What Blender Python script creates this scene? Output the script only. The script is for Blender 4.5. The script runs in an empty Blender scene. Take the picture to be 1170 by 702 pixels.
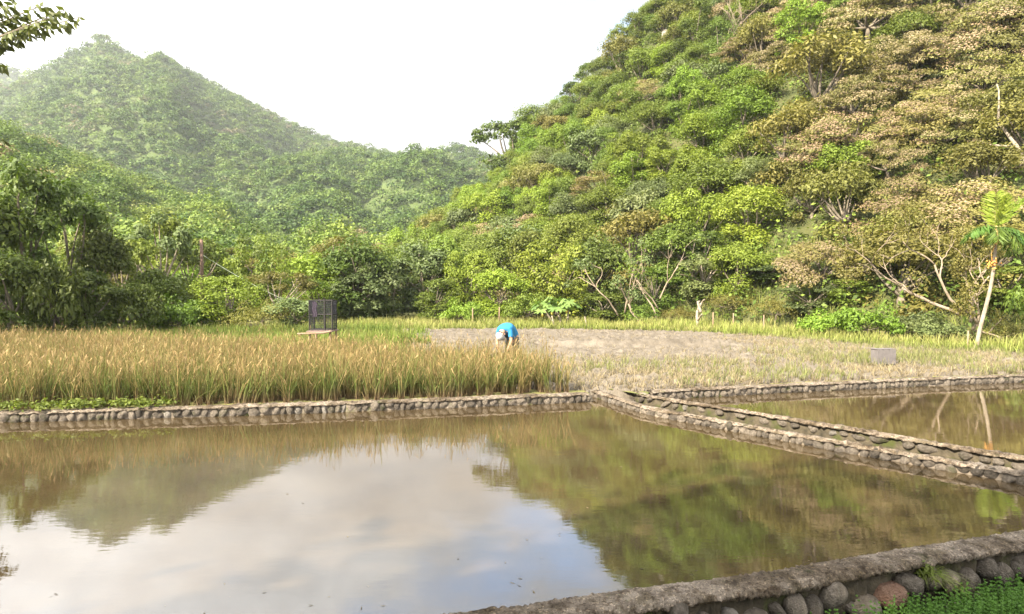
import bpy, math
import numpy as np
from mathutils import Vector, Matrix

RNG = np.random.default_rng(20240611)
scene = bpy.context.scene
COL = scene.collection

# ------------------------------------------------------------------ camera geometry
CAMZ = 2.0
FPX, CX, CY = 760.0, 585.0, 351.0
PITCH = math.atan(19 / FPX)
SN, CS = math.sin(PITCH), math.cos(PITCH)


def at(px, py, Y):
    """world point at depth Y seen at photo pixel px, py"""
    a, b = px - CX, CY - py
    dx, dy, dz = a, FPX * CS + b * SN, -FPX * SN + b * CS
    t = Y / dy
    return np.array([dx * t, Y, CAMZ + dz * t])


def gnd(px, py, z=0.0):
    a, b = px - CX, CY - py
    dx, dy, dz = a, FPX * CS + b * SN, -FPX * SN + b * CS
    t = (z - CAMZ) / dz
    return np.array([dx * t, dy * t, z])


def proj(P):
    P = np.asarray(P, float)
    x, y, z = P[..., 0], P[..., 1], P[..., 2] - CAMZ
    f = y * CS - z * SN
    u = y * SN + z * CS
    return CX + FPX * x / f, CY - FPX * u / f


# ------------------------------------------------------------------ mesh helpers
def mesh_np(name, V, F, mats=(), attrs=None, smooth=False, midx=None):
    V = np.ascontiguousarray(V, dtype=np.float32)
    F = np.asarray(F, dtype=np.int32)
    me = bpy.data.meshes.new(name)
    k = F.shape[1]
    me.vertices.add(len(V))
    me.vertices.foreach_set('co', V.ravel())
    me.loops.add(F.size)
    me.loops.foreach_set('vertex_index', np.ascontiguousarray(F.ravel()))
    me.polygons.add(len(F))
    me.polygons.foreach_set('loop_start', np.arange(0, F.size, k, dtype=np.int32))
    if smooth:
        me.polygons.foreach_set('use_smooth', np.ones(len(F), dtype=bool))
    else:
        me.polygons.foreach_set('use_smooth', np.zeros(len(F), dtype=bool))
    for m in mats:
        me.materials.append(m)
    if midx is not None:
        me.polygons.foreach_set('material_index', np.asarray(midx, dtype=np.int32))
    for an, arr in (attrs or {}).items():
        a = me.attributes.new(an, 'FLOAT', 'POINT')
        a.data.foreach_set('value', np.ascontiguousarray(arr, dtype=np.float32))
    me.update(calc_edges=True)
    me.validate()
    return me


class MB:
    """collects quads / tris of mixed shapes into one mesh"""

    def __init__(s):
        s.v, s.f = [], []

    def add(s, V, F):
        o = len(s.v)
        s.v.extend([tuple(map(float, p)) for p in V])
        s.f.extend([tuple(int(i) + o for i in f) for f in F])
        return s

    def tube(s, pts, radii, n=7, cap=True, jit=0.0, rng=None):
        pts = np.asarray(pts, float)
        radii = np.broadcast_to(np.asarray(radii, float), (len(pts),))
        T = np.gradient(pts, axis=0)
        T /= np.linalg.norm(T, axis=1)[:, None] + 1e-9
        ref = np.array([0.3, 0.9, 0.1]) if abs(T[0][2]) > 0.7 else np.array([0, 0, 1.0])
        V = []
        for p, t, r in zip(pts, T, radii):
            b = np.cross(t, ref)
            b /= np.linalg.norm(b) + 1e-9
            c = np.cross(b, t)
            for k in range(n):
                a = 2 * math.pi * k / n
                rr = r * (1 + (rng.normal() * jit if rng is not None else 0))
                V.append(p + (b * math.cos(a) + c * math.sin(a)) * rr)
        F = []
        for i in range(len(pts) - 1):
            for k in range(n):
                F.append((i * n + k, i * n + (k + 1) % n, (i + 1) * n + (k + 1) % n, (i + 1) * n + k))
        if cap:
            F.append(tuple(range(n))[::-1])
            F.append(tuple((len(pts) - 1) * n + k for k in range(n)))
        return s.add(V, F)

    def box(s, c, size, R=None, bev=0.0):
        c, h = np.asarray(c, float), np.asarray(size, float) / 2
        V = np.array([[x, y, z] for x in (-1, 1) for y in (-1, 1) for z in (-1, 1)], float) * h
        if R is not None:
            V = V @ np.asarray(R).T
        F = [(0, 1, 3, 2), (4, 6, 7, 5), (0, 4, 5, 1), (2, 3, 7, 6), (0, 2, 6, 4), (1, 5, 7, 3)]
        return s.add(V + c, F)

    def mesh(s, name, mat=None, smooth=False):
        me = bpy.data.meshes.new(name)
        me.from_pydata(s.v, [], s.f)
        if mat:
            me.materials.append(mat)
        if smooth:
            me.polygons.foreach_set('use_smooth', np.ones(len(me.polygons), dtype=bool))
        me.update()
        return me


def obj(name, me, parent=None, loc=None):
    o = bpy.data.objects.new(name, me)
    COL.objects.link(o)
    if parent is not None:
        o.parent = parent
    if loc is not None:
        o.location = loc
    return o


def tag(o, label=None, cat=None, group=None, kind=None):
    if label:
        o['label'] = label
    if cat:
        o['category'] = cat
    if group:
        o['group'] = group
    if kind:
        o['kind'] = kind
    return o


def empty(name, loc=(0, 0, 0), rz=0.0, scale=(1, 1, 1)):
    o = bpy.data.objects.new(name, None)
    o.empty_display_size = 0.2
    COL.objects.link(o)
    o.location = loc
    o.rotation_euler = (0, 0, rz)
    o.scale = scale
    return o


def unit(v):
    v = np.asarray(v, float)
    return v / (np.linalg.norm(v, axis=-1, keepdims=True) + 1e-9)


_nz = [(RNG.normal(size=2), RNG.uniform(0, 6.28)) for _ in range(40)]


def noise2(x, y, scale=1.0, seed=0, octs=3):
    """cheap smooth noise in about -1..1"""
    out, amp, tot = 0.0, 1.0, 0.0
    f = 1.0 / scale
    for o in range(octs):
        acc = 0.0
        for k in range(4):
            (d, ph) = _nz[(seed * 7 + o * 4 + k) % 40]
            acc = acc + np.sin((x * d[0] + y * d[1]) * f * 2.2 + ph + 1.3 * np.sin((x * d[1] - y * d[0]) * f * 1.1 + ph * 2))
        out = out + amp * acc / 2.2
        tot += amp
        amp *= 0.5
        f *= 2.03
    return out / tot


# ------------------------------------------------------------------ materials
class NT:
    def __init__(s, name):
        s.m = bpy.data.materials.new(name)
        s.m.use_nodes = True
        s.t = s.m.node_tree
        s.t.nodes.clear()
        s.out = s.n('ShaderNodeOutputMaterial')

    def n(s, typ, **kw):
        nd = s.t.nodes.new(typ)
        for k, v in kw.items():
            if k.startswith('i_'):
                key = k[2:].replace('_', ' ')
                key = int(key) if key.isdigit() else key
                nd.inputs[key].default_value = v
            else:
                setattr(nd, k, v)
        return nd

    def l(s, a, b):
        s.t.links.new(a, b)

    def noise(s, scale, detail=4.0, rough=0.55, vec=None, dist=0.0):
        nd = s.n('ShaderNodeTexNoise', i_Scale=scale, i_Detail=detail, i_Roughness=rough, i_Distortion=dist)
        if vec is not None:
            s.l(vec, nd.inputs['Vector'])
        return nd

    def ramp(s, fac, stops, interp='LINEAR'):
        nd = s.n('ShaderNodeValToRGB')
        cr = nd.color_ramp
        cr.interpolation = interp
        while len(cr.elements) < len(stops):
            cr.elements.new(0.5)
        for e, (p, c) in zip(cr.elements, stops):
            e.position = p
            e.color = (*c, 1) if len(c) == 3 else c
        s.l(fac, nd.inputs['Fac'])
        return nd

    def mix(s, fac, a, b, blend='MIX'):
        nd = s.n('ShaderNodeMix', data_type='RGBA', blend_type=blend)
        for src, i in ((fac, 0), (a, 6), (b, 7)):
            if isinstance(src, (int, float)):
                nd.inputs[i].default_value = src
            elif isinstance(src, tuple):
                nd.inputs[i].default_value = (*src, 1)
            else:
                s.l(src, nd.inputs[i])
        return nd.outputs[2]

    def math(s, op, a, b=0.0, clamp=False):
        nd = s.n('ShaderNodeMath', operation=op, use_clamp=clamp)
        for src, i in ((a, 0), (b, 1)):
            if isinstance(src, (int, float)):
                nd.inputs[i].default_value = src
            else:
                s.l(src, nd.inputs[i])
        return nd.outputs[0]


def leaf_mat(name, dark, light, trans=0.3, vary=0.25, tcol=None):
    s = NT(name)
    t = s.n('ShaderNodeAttribute', attribute_name='tint')
    oi = s.n('ShaderNodeObjectInfo')
    c = s.mix(t.outputs['Fac'], dark, light)
    hsv = s.n('ShaderNodeHueSaturation')
    mr = s.n('ShaderNodeMapRange', i_To_Min=1 - vary, i_To_Max=1 + vary)
    s.l(oi.outputs['Random'], mr.inputs['Value'])
    s.l(mr.outputs[0], hsv.inputs['Value'])
    rr = s.math('FRACT', s.math('MULTIPLY', oi.outputs['Random'], 17.31))
    mr2 = s.n('ShaderNodeMapRange', i_To_Min=0.478, i_To_Max=0.517)
    s.l(rr, mr2.inputs['Value'])
    s.l(mr2.outputs[0], hsv.inputs['Hue'])
    s.l(c, hsv.inputs['Color'])
    p = s.n('ShaderNodeBsdfPrincipled', i_Roughness=0.55)
    p.inputs['Specular IOR Level'].default_value = 0.25
    s.l(hsv.outputs[0], p.inputs['Base Color'])
    tr = s.n('ShaderNodeBsdfTranslucent')
    tc = s.mix(1.0, hsv.outputs[0], tcol or (1.15, 1.25, 0.55), 'MULTIPLY')
    s.l(tc, tr.inputs['Color'])
    mx = s.n('ShaderNodeMixShader', i_0=trans)
    s.l(p.outputs[0], mx.inputs[1])
    s.l(tr.outputs[0], mx.inputs[2])
    s.l(mx.outputs[0], s.out.inputs['Surface'])
    return s.m


def forest_mat(name, stops, trans=0.25):
    """per crown colour (attribute 'tree') out of a palette, leaf variation by 'tint'"""
    s = NT(name)
    t = s.n('ShaderNodeAttribute', attribute_name='tint')
    k = s.n('ShaderNodeAttribute', attribute_name='tree')
    r = s.ramp(k.outputs['Fac'], stops)
    mr = s.n('ShaderNodeMapRange', i_To_Min=0.65, i_To_Max=1.35)
    s.l(t.outputs['Fac'], mr.inputs['Value'])
    hsv = s.n('ShaderNodeHueSaturation')
    s.l(mr.outputs[0], hsv.inputs['Value'])
    s.l(r.outputs[0], hsv.inputs['Color'])
    p = s.n('ShaderNodeBsdfPrincipled', i_Roughness=0.6)
    p.inputs['Specular IOR Level'].default_value = 0.2
    s.l(hsv.outputs[0], p.inputs['Base Color'])
    tr = s.n('ShaderNodeBsdfTranslucent')
    s.l(s.mix(1.0, hsv.outputs[0], (1.1, 1.2, 0.6), 'MULTIPLY'), tr.inputs['Color'])
    mx = s.n('ShaderNodeMixShader', i_0=trans)
    s.l(p.outputs[0], mx.inputs[1])
    s.l(tr.outputs[0], mx.inputs[2])
    s.l(mx.outputs[0], s.out.inputs['Surface'])
    return s.m


def rough_mat(name, stops, scale=6.0, detail=6, rough=0.9, bump=0.5, bscale=30.0, bdist=0.02, moss=None, spec=0.2, obrand=0.0, coords='Object'):
    s = NT(name)
    tc = s.n('ShaderNodeTexCoord')
    if coords == 'World':
        vec = s.n('ShaderNodeNewGeometry').outputs['Position']
    else:
        vec = tc.outputs[coords]
    nz = s.noise(scale, detail, 0.6, vec)
    c = s.ramp(nz.outputs['Fac'], stops).outputs[0]
    if moss:
        mcol, lo, hi, msc = moss
        mz = s.noise(msc, 5, 0.65, s.n('ShaderNodeNewGeometry').outputs['Position'])
        mf = s.n('ShaderNodeMapRange', i_From_Min=lo, i_From_Max=hi)
        s.l(mz.outputs['Fac'], mf.inputs['Value'])
        c = s.mix(mf.outputs[0], c, mcol)
    if obrand:
        oi = s.n('ShaderNodeObjectInfo')
        hsv = s.n('ShaderNodeHueSaturation')
        mr = s.n('ShaderNodeMapRange', i_To_Min=1 - obrand, i_To_Max=1 + obrand)
        s.l(oi.outputs['Random'], mr.inputs['Value'])
        s.l(mr.outputs[0], hsv.inputs['Value'])
        s.l(c, hsv.inputs['Color'])
        c = hsv.outputs[0]
    p = s.n('ShaderNodeBsdfPrincipled', i_Roughness=rough)
    p.inputs['Specular IOR Level'].default_value = spec
    s.l(c, p.inputs['Base Color'])
    if bump:
        bz = s.noise(bscale, 5, 0.6, vec)
        b = s.n('ShaderNodeBump', i_Strength=bump, i_Distance=bdist)
        s.l(bz.outputs['Fac'], b.inputs['Height'])
        s.l(b.outputs[0], p.inputs['Normal'])
    s.l(p.outputs[0], s.out.inputs['Surface'])
    return s.m


def plain_mat(name, col, rough=0.7, spec=0.3, var=0.15, scale=20, metal=0.0):
    a = tuple(c * (1 - var) for c in col)
    b = tuple(min(1, c * (1 + var)) for c in col)
    return rough_mat(name, [(0.3, a), (0.7, b)], scale=scale, rough=rough, bump=0.2, bscale=scale * 3, bdist=0.005, spec=spec)


M = {}
M['bright'] = leaf_mat('leaves_bright', (0.088, 0.132, 0.012), (0.180, 0.248, 0.030))
M['mid'] = leaf_mat('leaves_mid', (0.070, 0.102, 0.014), (0.150, 0.190, 0.030))
M['dark'] = leaf_mat('leaves_dark', (0.042, 0.066, 0.011), (0.105, 0.135, 0.022))
M['olive'] = leaf_mat('leaves_olive', (0.095, 0.095, 0.020), (0.185, 0.175, 0.042))
M['gray'] = leaf_mat('leaves_gray', (0.075, 0.100, 0.034), (0.150, 0.180, 0.066))
M['under'] = leaf_mat('leaves_under_blossom', (0.100, 0.098, 0.024), (0.190, 0.175, 0.050))
M['blossom'] = leaf_mat('blossom_brown', (0.140, 0.104, 0.053), (0.235, 0.175, 0.098), trans=0.15, tcol=(1, 1, 1))
M['yellow'] = leaf_mat('leaves_yellow', (0.078, 0.112, 0.012), (0.155, 0.200, 0.026))
M['bark'] = rough_mat('bark', [(0.3, (0.07, 0.055, 0.04)), (0.7, (0.19, 0.16, 0.12))], scale=5, bscale=25, bump=0.8, obrand=0.25)
M['pale_bark'] = rough_mat('pale_bark', [(0.3, (0.15, 0.12, 0.085)), (0.7, (0.29, 0.245, 0.19))], scale=5, bscale=20, bump=0.6)
M['dead_wood'] = rough_mat('dead_wood', [(0.3, (0.15, 0.115, 0.08)), (0.7, (0.29, 0.23, 0.17))], scale=5, bscale=25, bump=0.7)
M['hill'] = rough_mat('hill_soil', [(0.3, (0.030, 0.040, 0.012)), (0.7, (0.085, 0.085, 0.030))], scale=0.6, bscale=2.0, bump=1.0, bdist=0.3, coords='World')
M['far_hill'] = rough_mat('mountain_soil', [(0.3, (0.035, 0.060, 0.015)), (0.7, (0.085, 0.110, 0.035))], scale=0.08, bscale=0.3, bump=1.0, bdist=1.5, coords='World')
M['concrete'] = rough_mat('old_concrete', [(0.25, (0.070, 0.054, 0.040)), (0.5, (0.172, 0.142, 0.112)), (0.75, (0.262, 0.222, 0.178))], scale=9, detail=12, bscale=30, bump=1.0, bdist=0.02, moss=((0.045, 0.055, 0.015), 0.60, 0.72, 3.5))


def stain_concrete(m):
    """dirt stains and gravel speckle on the cement, fixed to the wall"""
    t = m.node_tree
    p = next(n for n in t.nodes if n.type == 'BSDF_PRINCIPLED')
    src = p.inputs['Base Color'].links[0].from_socket
    pos = t.nodes.new('ShaderNodeNewGeometry').outputs['Position']
    for sc_, lo, hi, col in ((1.6, 0.42, 0.62, (0.50, 0.46, 0.40)), (5.5, 0.50, 0.64, (0.58, 0.56, 0.48)), (24.0, 0.50, 0.64, (0.50, 0.46, 0.42)), (60.0, 0.57, 0.63, (1.9, 1.85, 1.75)), (95.0, 0.56, 0.62, (0.45, 0.43, 0.40))):
        nz = t.nodes.new('ShaderNodeTexNoise')
        nz.inputs['Scale'].default_value = sc_
        nz.inputs['Detail'].default_value = 4
        t.links.new(pos, nz.inputs['Vector'])
        mr = t.nodes.new('ShaderNodeMapRange')
        mr.inputs['From Min'].default_value = lo
        mr.inputs['From Max'].default_value = hi
        t.links.new(nz.outputs['Fac'], mr.inputs['Value'])
        mx = t.nodes.new('ShaderNodeMix')
        mx.data_type = 'RGBA'
        mx.blend_type = 'MULTIPLY'
        t.links.new(mr.outputs[0], mx.inputs[0])
        t.links.new(src, mx.inputs[6])
        mx.inputs[7].default_value = (*col, 1)
        src = mx.outputs[2]
    t.links.new(src, p.inputs['Base Color'])


stain_concrete(M['concrete'])
M['mortar_dry'] = rough_mat('wall_mortar', [(0.3, (0.080, 0.064, 0.048)), (0.7, (0.20, 0.165, 0.128))], scale=9, bscale=40, bump=1.0, bdist=0.02, moss=((0.055, 0.065, 0.014), 0.56, 0.68, 3.0))
M['mortar'] = rough_mat('mossy_mortar', [(0.3, (0.028, 0.024, 0.016)), (0.7, (0.085, 0.068, 0.045))], scale=9, bscale=40, bump=1.0, bdist=0.02, moss=((0.042, 0.047, 0.013), 0.50, 0.66, 4.0))
M['stone'] = rough_mat('wall_stone', [(0.25, (0.075, 0.060, 0.046)), (0.5, (0.165, 0.138, 0.108)), (0.75, (0.28, 0.236, 0.19))], scale=1.9, detail=9, bscale=7, bump=0.9, bdist=0.12, moss=((0.050, 0.058, 0.015), 0.57, 0.72, 4.0), obrand=0.45)
M['stone_pale'] = rough_mat('wall_stone_pale', [(0.3, (0.16, 0.14, 0.115)), (0.7, (0.33, 0.30, 0.26))], scale=2, detail=9, bscale=7, bump=0.9, bdist=0.12, obrand=0.2)
M['stone_pink'] = rough_mat('wall_stone_pink', [(0.3, (0.21, 0.115, 0.075)), (0.7, (0.38, 0.24, 0.17))], scale=1.6, detail=9, bscale=7, bump=0.9, bdist=0.12)
M['soil'] = rough_mat('ploughed_soil', [(0.25, (0.068, 0.056, 0.042)), (0.5, (0.118, 0.099, 0.076)), (0.75, (0.175, 0.150, 0.119))], scale=1.8, detail=10, bscale=9, bump=1.0, bdist=0.06, coords='World')
M['field'] = rough_mat('field_earth', [(0.3, (0.09, 0.10, 0.03)), (0.55, (0.17, 0.16, 0.055)), (0.8, (0.24, 0.19, 0.10))], scale=0.5, detail=10, bscale=6, bump=1.0, bdist=0.06, coords='World')
M['mud'] = rough_mat('wet_mud', [(0.3, (0.045, 0.04, 0.022)), (0.7, (0.11, 0.09, 0.05))], scale=2.5, bscale=15, bump=0.8, bdist=0.02, rough=0.6, coords='World', moss=((0.05, 0.06, 0.012), 0.56, 0.68, 2.5))


def water_mat():
    s = NT('pond_water')
    pos = s.n('ShaderNodeNewGeometry').outputs['Position']
    n1 = s.noise(0.9, 6, 0.65, pos)
    n2 = s.noise(9.0, 5, 0.7, pos)
    c = s.ramp(n1.outputs['Fac'], [(0.3, (0.030, 0.020, 0.010)), (0.55, (0.052, 0.036, 0.018)), (0.8, (0.078, 0.056, 0.030))]).outputs[0]
    c = s.mix(s.ramp(n2.outputs['Fac'], [(0.42, (0, 0, 0)), (0.7, (1, 1, 1))]).outputs[0], c, s.mix(0.5, c, (0.05, 0.036, 0.016)))
    n3 = s.noise(26.0, 2, 0.5, pos)
    c = s.mix(s.ramp(n3.outputs['Fac'], [(0.70, (0, 0, 0)), (0.74, (0.75, 0.75, 0.75))]).outputs[0], c, (0.025, 0.018, 0.01))
    d = s.n('ShaderNodeBsdfDiffuse')
    s.l(c, d.inputs['Color'])
    g = s.n('ShaderNodeBsdfGlossy', i_Roughness=0.004)
    g.inputs['Color'].default_value = (1.0, 1.0, 1.0, 1)
    # ripples: long low swell and fine wind ripple in patches
    mp = s.n('ShaderNodeMapping')
    mp.inputs['Scale'].default_value = (1.0, 2.4, 1.0)
    s.l(pos, mp.inputs['Vector'])
    w1 = s.noise(7.0, 3, 0.55, mp.outputs[0])
    w2 = s.noise(1.1, 2, 0.5, mp.outputs[0])
    hsum = s.math('ADD', s.math('MULTIPLY', w1.outputs['Fac'], 0.35), w2.outputs['Fac'])
    b = s.n('ShaderNodeBump', i_Strength=0.034, i_Distance=0.03)
    s.l(hsum, b.inputs['Height'])
    s.l(b.outputs[0], g.inputs['Normal'])
    fr = s.n('ShaderNodeFresnel', i_IOR=3.2)
    s.l(b.outputs[0], fr.inputs['Normal'])
    mx = s.n('ShaderNodeMixShader')
    s.l(fr.outputs[0], mx.inputs[0])
    s.l(d.outputs[0], mx.inputs[1])
    s.l(g.outputs[0], mx.inputs[2])
    s.l(mx.outputs[0], s.out.inputs['Surface'])
    return s.m


M['water'] = water_mat()


def blade_mat(name, base, mid, tip, alt_mid, alt_tip, trans=0.3):
    """grass: base-mid-tip colour along attribute 'h', mixed to a second set by attribute 'tint'"""
    s = NT(name)
    h = s.n('ShaderNodeAttribute', attribute_name='h')
    t = s.n('ShaderNodeAttribute', attribute_name='tint')
    v = s.n('ShaderNodeAttribute', attribute_name='val')
    a = s.ramp(h.outputs['Fac'], [(0.0, base), (0.45, mid), (0.85, tip)]).outputs[0]
    b = s.ramp(h.outputs['Fac'], [(0.0, base), (0.4, alt_mid), (0.8, alt_tip)]).outputs[0]
    c = s.mix(t.outputs['Fac'], a, b)
    hsv = s.n('ShaderNodeHueSaturation')
    mr = s.n('ShaderNodeMapRange', i_To_Min=0.65, i_To_Max=1.35)
    s.l(v.outputs['Fac'], mr.inputs['Value'])
    s.l(mr.outputs[0], hsv.inputs['Value'])
    s.l(c, hsv.inputs['Color'])
    d = s.n('ShaderNodeBsdfPrincipled', i_Roughness=0.6)
    d.inputs['Specular IOR Level'].default_value = 0.2
    s.l(hsv.outputs[0], d.inputs['Base Color'])
    tr = s.n('ShaderNodeBsdfTranslucent')
    s.l(hsv.outputs[0], tr.inputs['Color'])
    mx = s.n('ShaderNodeMixShader', i_0=trans)
    s.l(d.outputs[0], mx.inputs[1])
    s.l(tr.outputs[0], mx.inputs[2])
    s.l(mx.outputs[0], s.out.inputs['Surface'])
    return s.m


M['rice'] = blade_mat('rice_plant', (0.130, 0.083, 0.05), (0.075, 0.115, 0.022), (0.130, 0.140, 0.037), (0.150, 0.118, 0.042), (0.245, 0.170, 0.074))
M['grass'] = blade_mat('grass_blades', (0.08, 0.10, 0.026), (0.14, 0.18, 0.032), (0.21, 0.235, 0.055), (0.19, 0.18, 0.06), (0.31, 0.255, 0.11))
M['lush'] = blade_mat('lush_grass_blades', (0.06, 0.09, 0.018), (0.10, 0.155, 0.022), (0.145, 0.20, 0.034), (0.15, 0.165, 0.034), (0.22, 0.20, 0.065))
M['stubble'] = blade_mat('straw_stubble', (0.14, 0.11, 0.065), (0.205, 0.165, 0.098), (0.26, 0.215, 0.125), (0.10, 0.13, 0.03), (0.155, 0.175, 0.045))
M['milfoil'] = leaf_mat('milfoil_leaves', (0.050, 0.115, 0.016), (0.125, 0.235, 0.042), trans=0.3, vary=0.0)
M['weed'] = leaf_mat('weed_leaves', (0.065, 0.09, 0.014), (0.13, 0.165, 0.028), trans=0.35, vary=0.0)


# ------------------------------------------------------------------ leaves, trees
def leaves_np(P, N, L, W, rng, tint, T=None, droop=0.0):
    """rhombic leaves at P with normals N; returns verts, quads, tint per vertex"""
    n = len(P)
    N = unit(N)
    if T is None:
        T = rng.normal(size=(n, 3))
        T[:, 2] -= droop
    T = unit(T - N * np.sum(T * N, axis=1)[:, None])
    B = np.cross(N, T)
    L = np.broadcast_to(L, (n,))[:, None]
    W = np.broadcast_to(W, (n,))[:, None]
    V = np.stack([P - T * L * 0.5, P + B * W * 0.5 - T * L * 0.08, P + T * L * 0.5, P - B * W * 0.5 - T * L * 0.08], axis=1).reshape(-1, 3)
    F = np.arange(n * 4).reshape(n, 4)
    return V, F, np.repeat(tint, 4)


def clump_points(C, R, n, rng, low=-0.35, shell=0.55):
    """points in ellipsoidal clumps. C (k,3), R (k,3), n per clump"""
    k = len(C)
    D = unit(rng.normal(size=(k * n, 3)))
    D[:, 2] = np.where(D[:, 2] < low, -D[:, 2], D[:, 2])
    rad = shell + (1 - shell) * rng.random(k * n) ** 0.6
    rad *= 1 + 0.18 * rng.normal(size=k * n)
    Cc, Rr = np.repeat(C, n, axis=0), np.repeat(R, n, axis=0)
    P = Cc + D * Rr * rad[:, None]
    N = unit(D / Rr * np.mean(R)) * 0.75 + np.array([0, 0, 0.35]) + rng.normal(size=(k * n, 3)) * 0.36
    return P, N, np.repeat(np.arange(k), n)


def bez(a, b, c, n=7):
    t = np.linspace(0, 1, n)[:, None]
    return (1 - t) ** 2 * a + 2 * t * (1 - t) * b + t ** 2 * c


def crown_layout(shape, rng):
    """clump centres and radii of a crown about 5 m wide on a tree about 5 m tall"""
    C, R = [], []
    if shape == 'round':
        for i in range(22):
            d = unit(rng.normal(size=3))
            d[2] = abs(d[2]) * 1.1 - 0.3
            C.append(np.array([0, 0, 3.1]) + d * np.array([1.65, 1.65, 1.35]) * rng.uniform(0.7, 1.08))
            r = rng.uniform(0.55, 0.95)
            R.append([r, r, r * 0.75])
        C.append(np.array([0, 0, 3.0])); R.append([1.5, 1.5, 1.2])
    elif shape == 'tall':
        for i in range(20):
            a, z = rng.uniform(0, 6.28), rng.uniform(1.4, 5.2)
            w = 1.35 * math.sin(math.pi * min(1, (z - 0.6) / 5.3)) ** 0.7
            C.append(np.array([math.cos(a) * w * rng.uniform(0.5, 1), math.sin(a) * w * rng.uniform(0.5, 1), z]))
            r = rng.uniform(0.5, 0.85)
            R.append([r, r, r * 0.8])
    elif shape == 'tier':
        for i in range(30):
            a, q = rng.uniform(0, 6.28), math.sqrt(rng.random())
            z = 3.7 - 1.35 * q * q + rng.normal() * 0.22 - (0.7 if i % 4 == 0 else 0)
            C.append(np.array([math.cos(a) * q * 2.2, math.sin(a) * q * 2.2, z]))
            r = rng.uniform(0.5, 0.85)
            R.append([r, r, r * 0.45])
    elif shape == 'sparse':
        for i in range(15):
            d = unit(rng.normal(size=3))
            d[2] = abs(d[2]) - 0.25
            C.append(np.array([0, 0, 3.4]) + d * np.array([1.9, 1.9, 1.5]) * rng.uniform(0.65, 1.1))
            r = rng.uniform(0.38, 0.66)
            R.append([r, r, r * 0.6])
    elif shape == 'feather':
        for i in range(26):
            d = unit(rng.normal(size=3))
            d[2] = abs(d[2]) * 1.0 - 0.25
            C.append(np.array([0, 0, 3.0]) + d * np.array([1.8, 1.8, 1.4]) * rng.uniform(0.55, 1.05))
            r = rng.uniform(0.55, 0.8)
            R.append([r, r, r * 0.85])
    elif shape == 'bush':
        for i in range(18):
            a, q = rng.uniform(0, 6.28), math.sqrt(rng.random())
            z = (1.0 - 0.55 * q * q) * rng.uniform(0.5, 1.25) + 0.2
            C.append(np.array([math.cos(a) * q * 1.5, math.sin(a) * q * 1.5, z]))
            r = rng.uniform(0.42, 0.7)
            R.append([r, r, r * 0.75])
    elif shape == 'drape':          # smothered in climbers: a dome and hanging curtains
        for i in range(30):
            a, z = rng.uniform(0, 6.28), rng.uniform(0.7, 4.4)
            w = 1.75 * math.sqrt(max(0.05, 1 - ((z - 2.9) / 2.6) ** 2))
            C.append(np.array([math.cos(a) * w, math.sin(a) * w, z]))
            r = rng.uniform(0.45, 0.75)
            R.append([r, r, r * 1.0])
        C.append(np.array([0, 0, 3.2])); R.append([1.4, 1.4, 1.2])
    if shape in ('round', 'tall', 'feather', 'sparse', 'drape'):
        for i in range(11):
            a, q = rng.uniform(0, 6.28), rng.uniform(0.5, 1.35)
            C.append(np.array([math.cos(a) * q, math.sin(a) * q, rng.uniform(0.4, 1.9)]))
            r = rng.uniform(0.5, 0.85)
            R.append([r, r, r * 0.8])
    return np.array(C), np.array(R)


def make_proto(shape, col, rng, leaf=0.142, per=390, aspect=0.5, trunk_mat='bark', lean=0.0):
    C, R = crown_layout(shape, rng)
    parts = {}
    low = -0.2 if shape == 'tier' else -0.45
    P, N, ci = clump_points(C, R, per, rng, low=low)
    ct = rng.random(len(C))
    tint = np.clip(0.35 * ct[ci] + 0.65 * rng.random(len(P)), 0, 1)
    L = leaf * rng.uniform(0.7, 1.35, len(P))
    if shape == 'tier':
        top = P[:, 2] > (C[ci, 2] + 0.02)
        keep = ~top | (rng.random(len(P)) < 0.6)
        V, F, tv = leaves_np(P[keep], N[keep], L[keep], L[keep] * aspect, rng, tint[keep])
        parts['crown'] = mesh_np('crown', V, F, [M[col]], {'tint': tv})
        sel = top & (rng.random(len(P)) < 0.64) & (ct[ci] > 0.25)
        Pb = P[sel] + np.array([0, 0, 0.06])
        V, F, tv = leaves_np(Pb, N[sel] * 0.8 + np.array([0, 0, 0.25]), L[sel] * 0.7, L[sel] * 0.5, rng, tint[sel])
        parts['blossom'] = mesh_np('blossom', V, F, [M['blossom']], {'tint': tv})
    else:
        V, F, tv = leaves_np(P, N, L, L * aspect, rng, tint, droop=0.6)
        parts['crown'] = mesh_np('crown', V, F, [M[col]], {'tint': tv})
    mb = MB()
    zf = 0.5 if shape == 'bush' else (1.5 if shape != 'tier' else 2.0)
    fork = np.array([rng.normal() * 0.15 + lean, rng.normal() * 0.15, zf])
    r0 = 0.05 if shape == 'bush' else 0.13
    mb.tube(bez(np.array([0, 0, -0.6]), np.array([0, 0, zf * 0.5]), fork, 6), np.linspace(r0 * 1.25, r0 * 0.85, 6), 8)
    for c in C[rng.permutation(len(C))[:12]]:
        m = (fork + c) / 2 + rng.normal(size=3) * 0.25 - np.array([0, 0, 0.15])
        mb.tube(bez(fork, m, c, 6), np.linspace(r0 * 0.6, r0 * 0.13, 6), 5)
    parts['trunk'] = mb.mesh('trunk', M[trunk_mat], True)
    return parts


def place_tree(name, parts, loc, rz, scale, label, cat, group=None):
    root = empty(name, loc, rz, scale)
    tag(root, label, cat, group)
    for pn, me in parts.items():
        obj(pn, me, root)
    return root


# ------------------------------------------------------------------ terrain functions (depth Y, bearing u in photo columns)
def itp(u, xs, ys):
    return np.interp(u, xs, ys)


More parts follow.
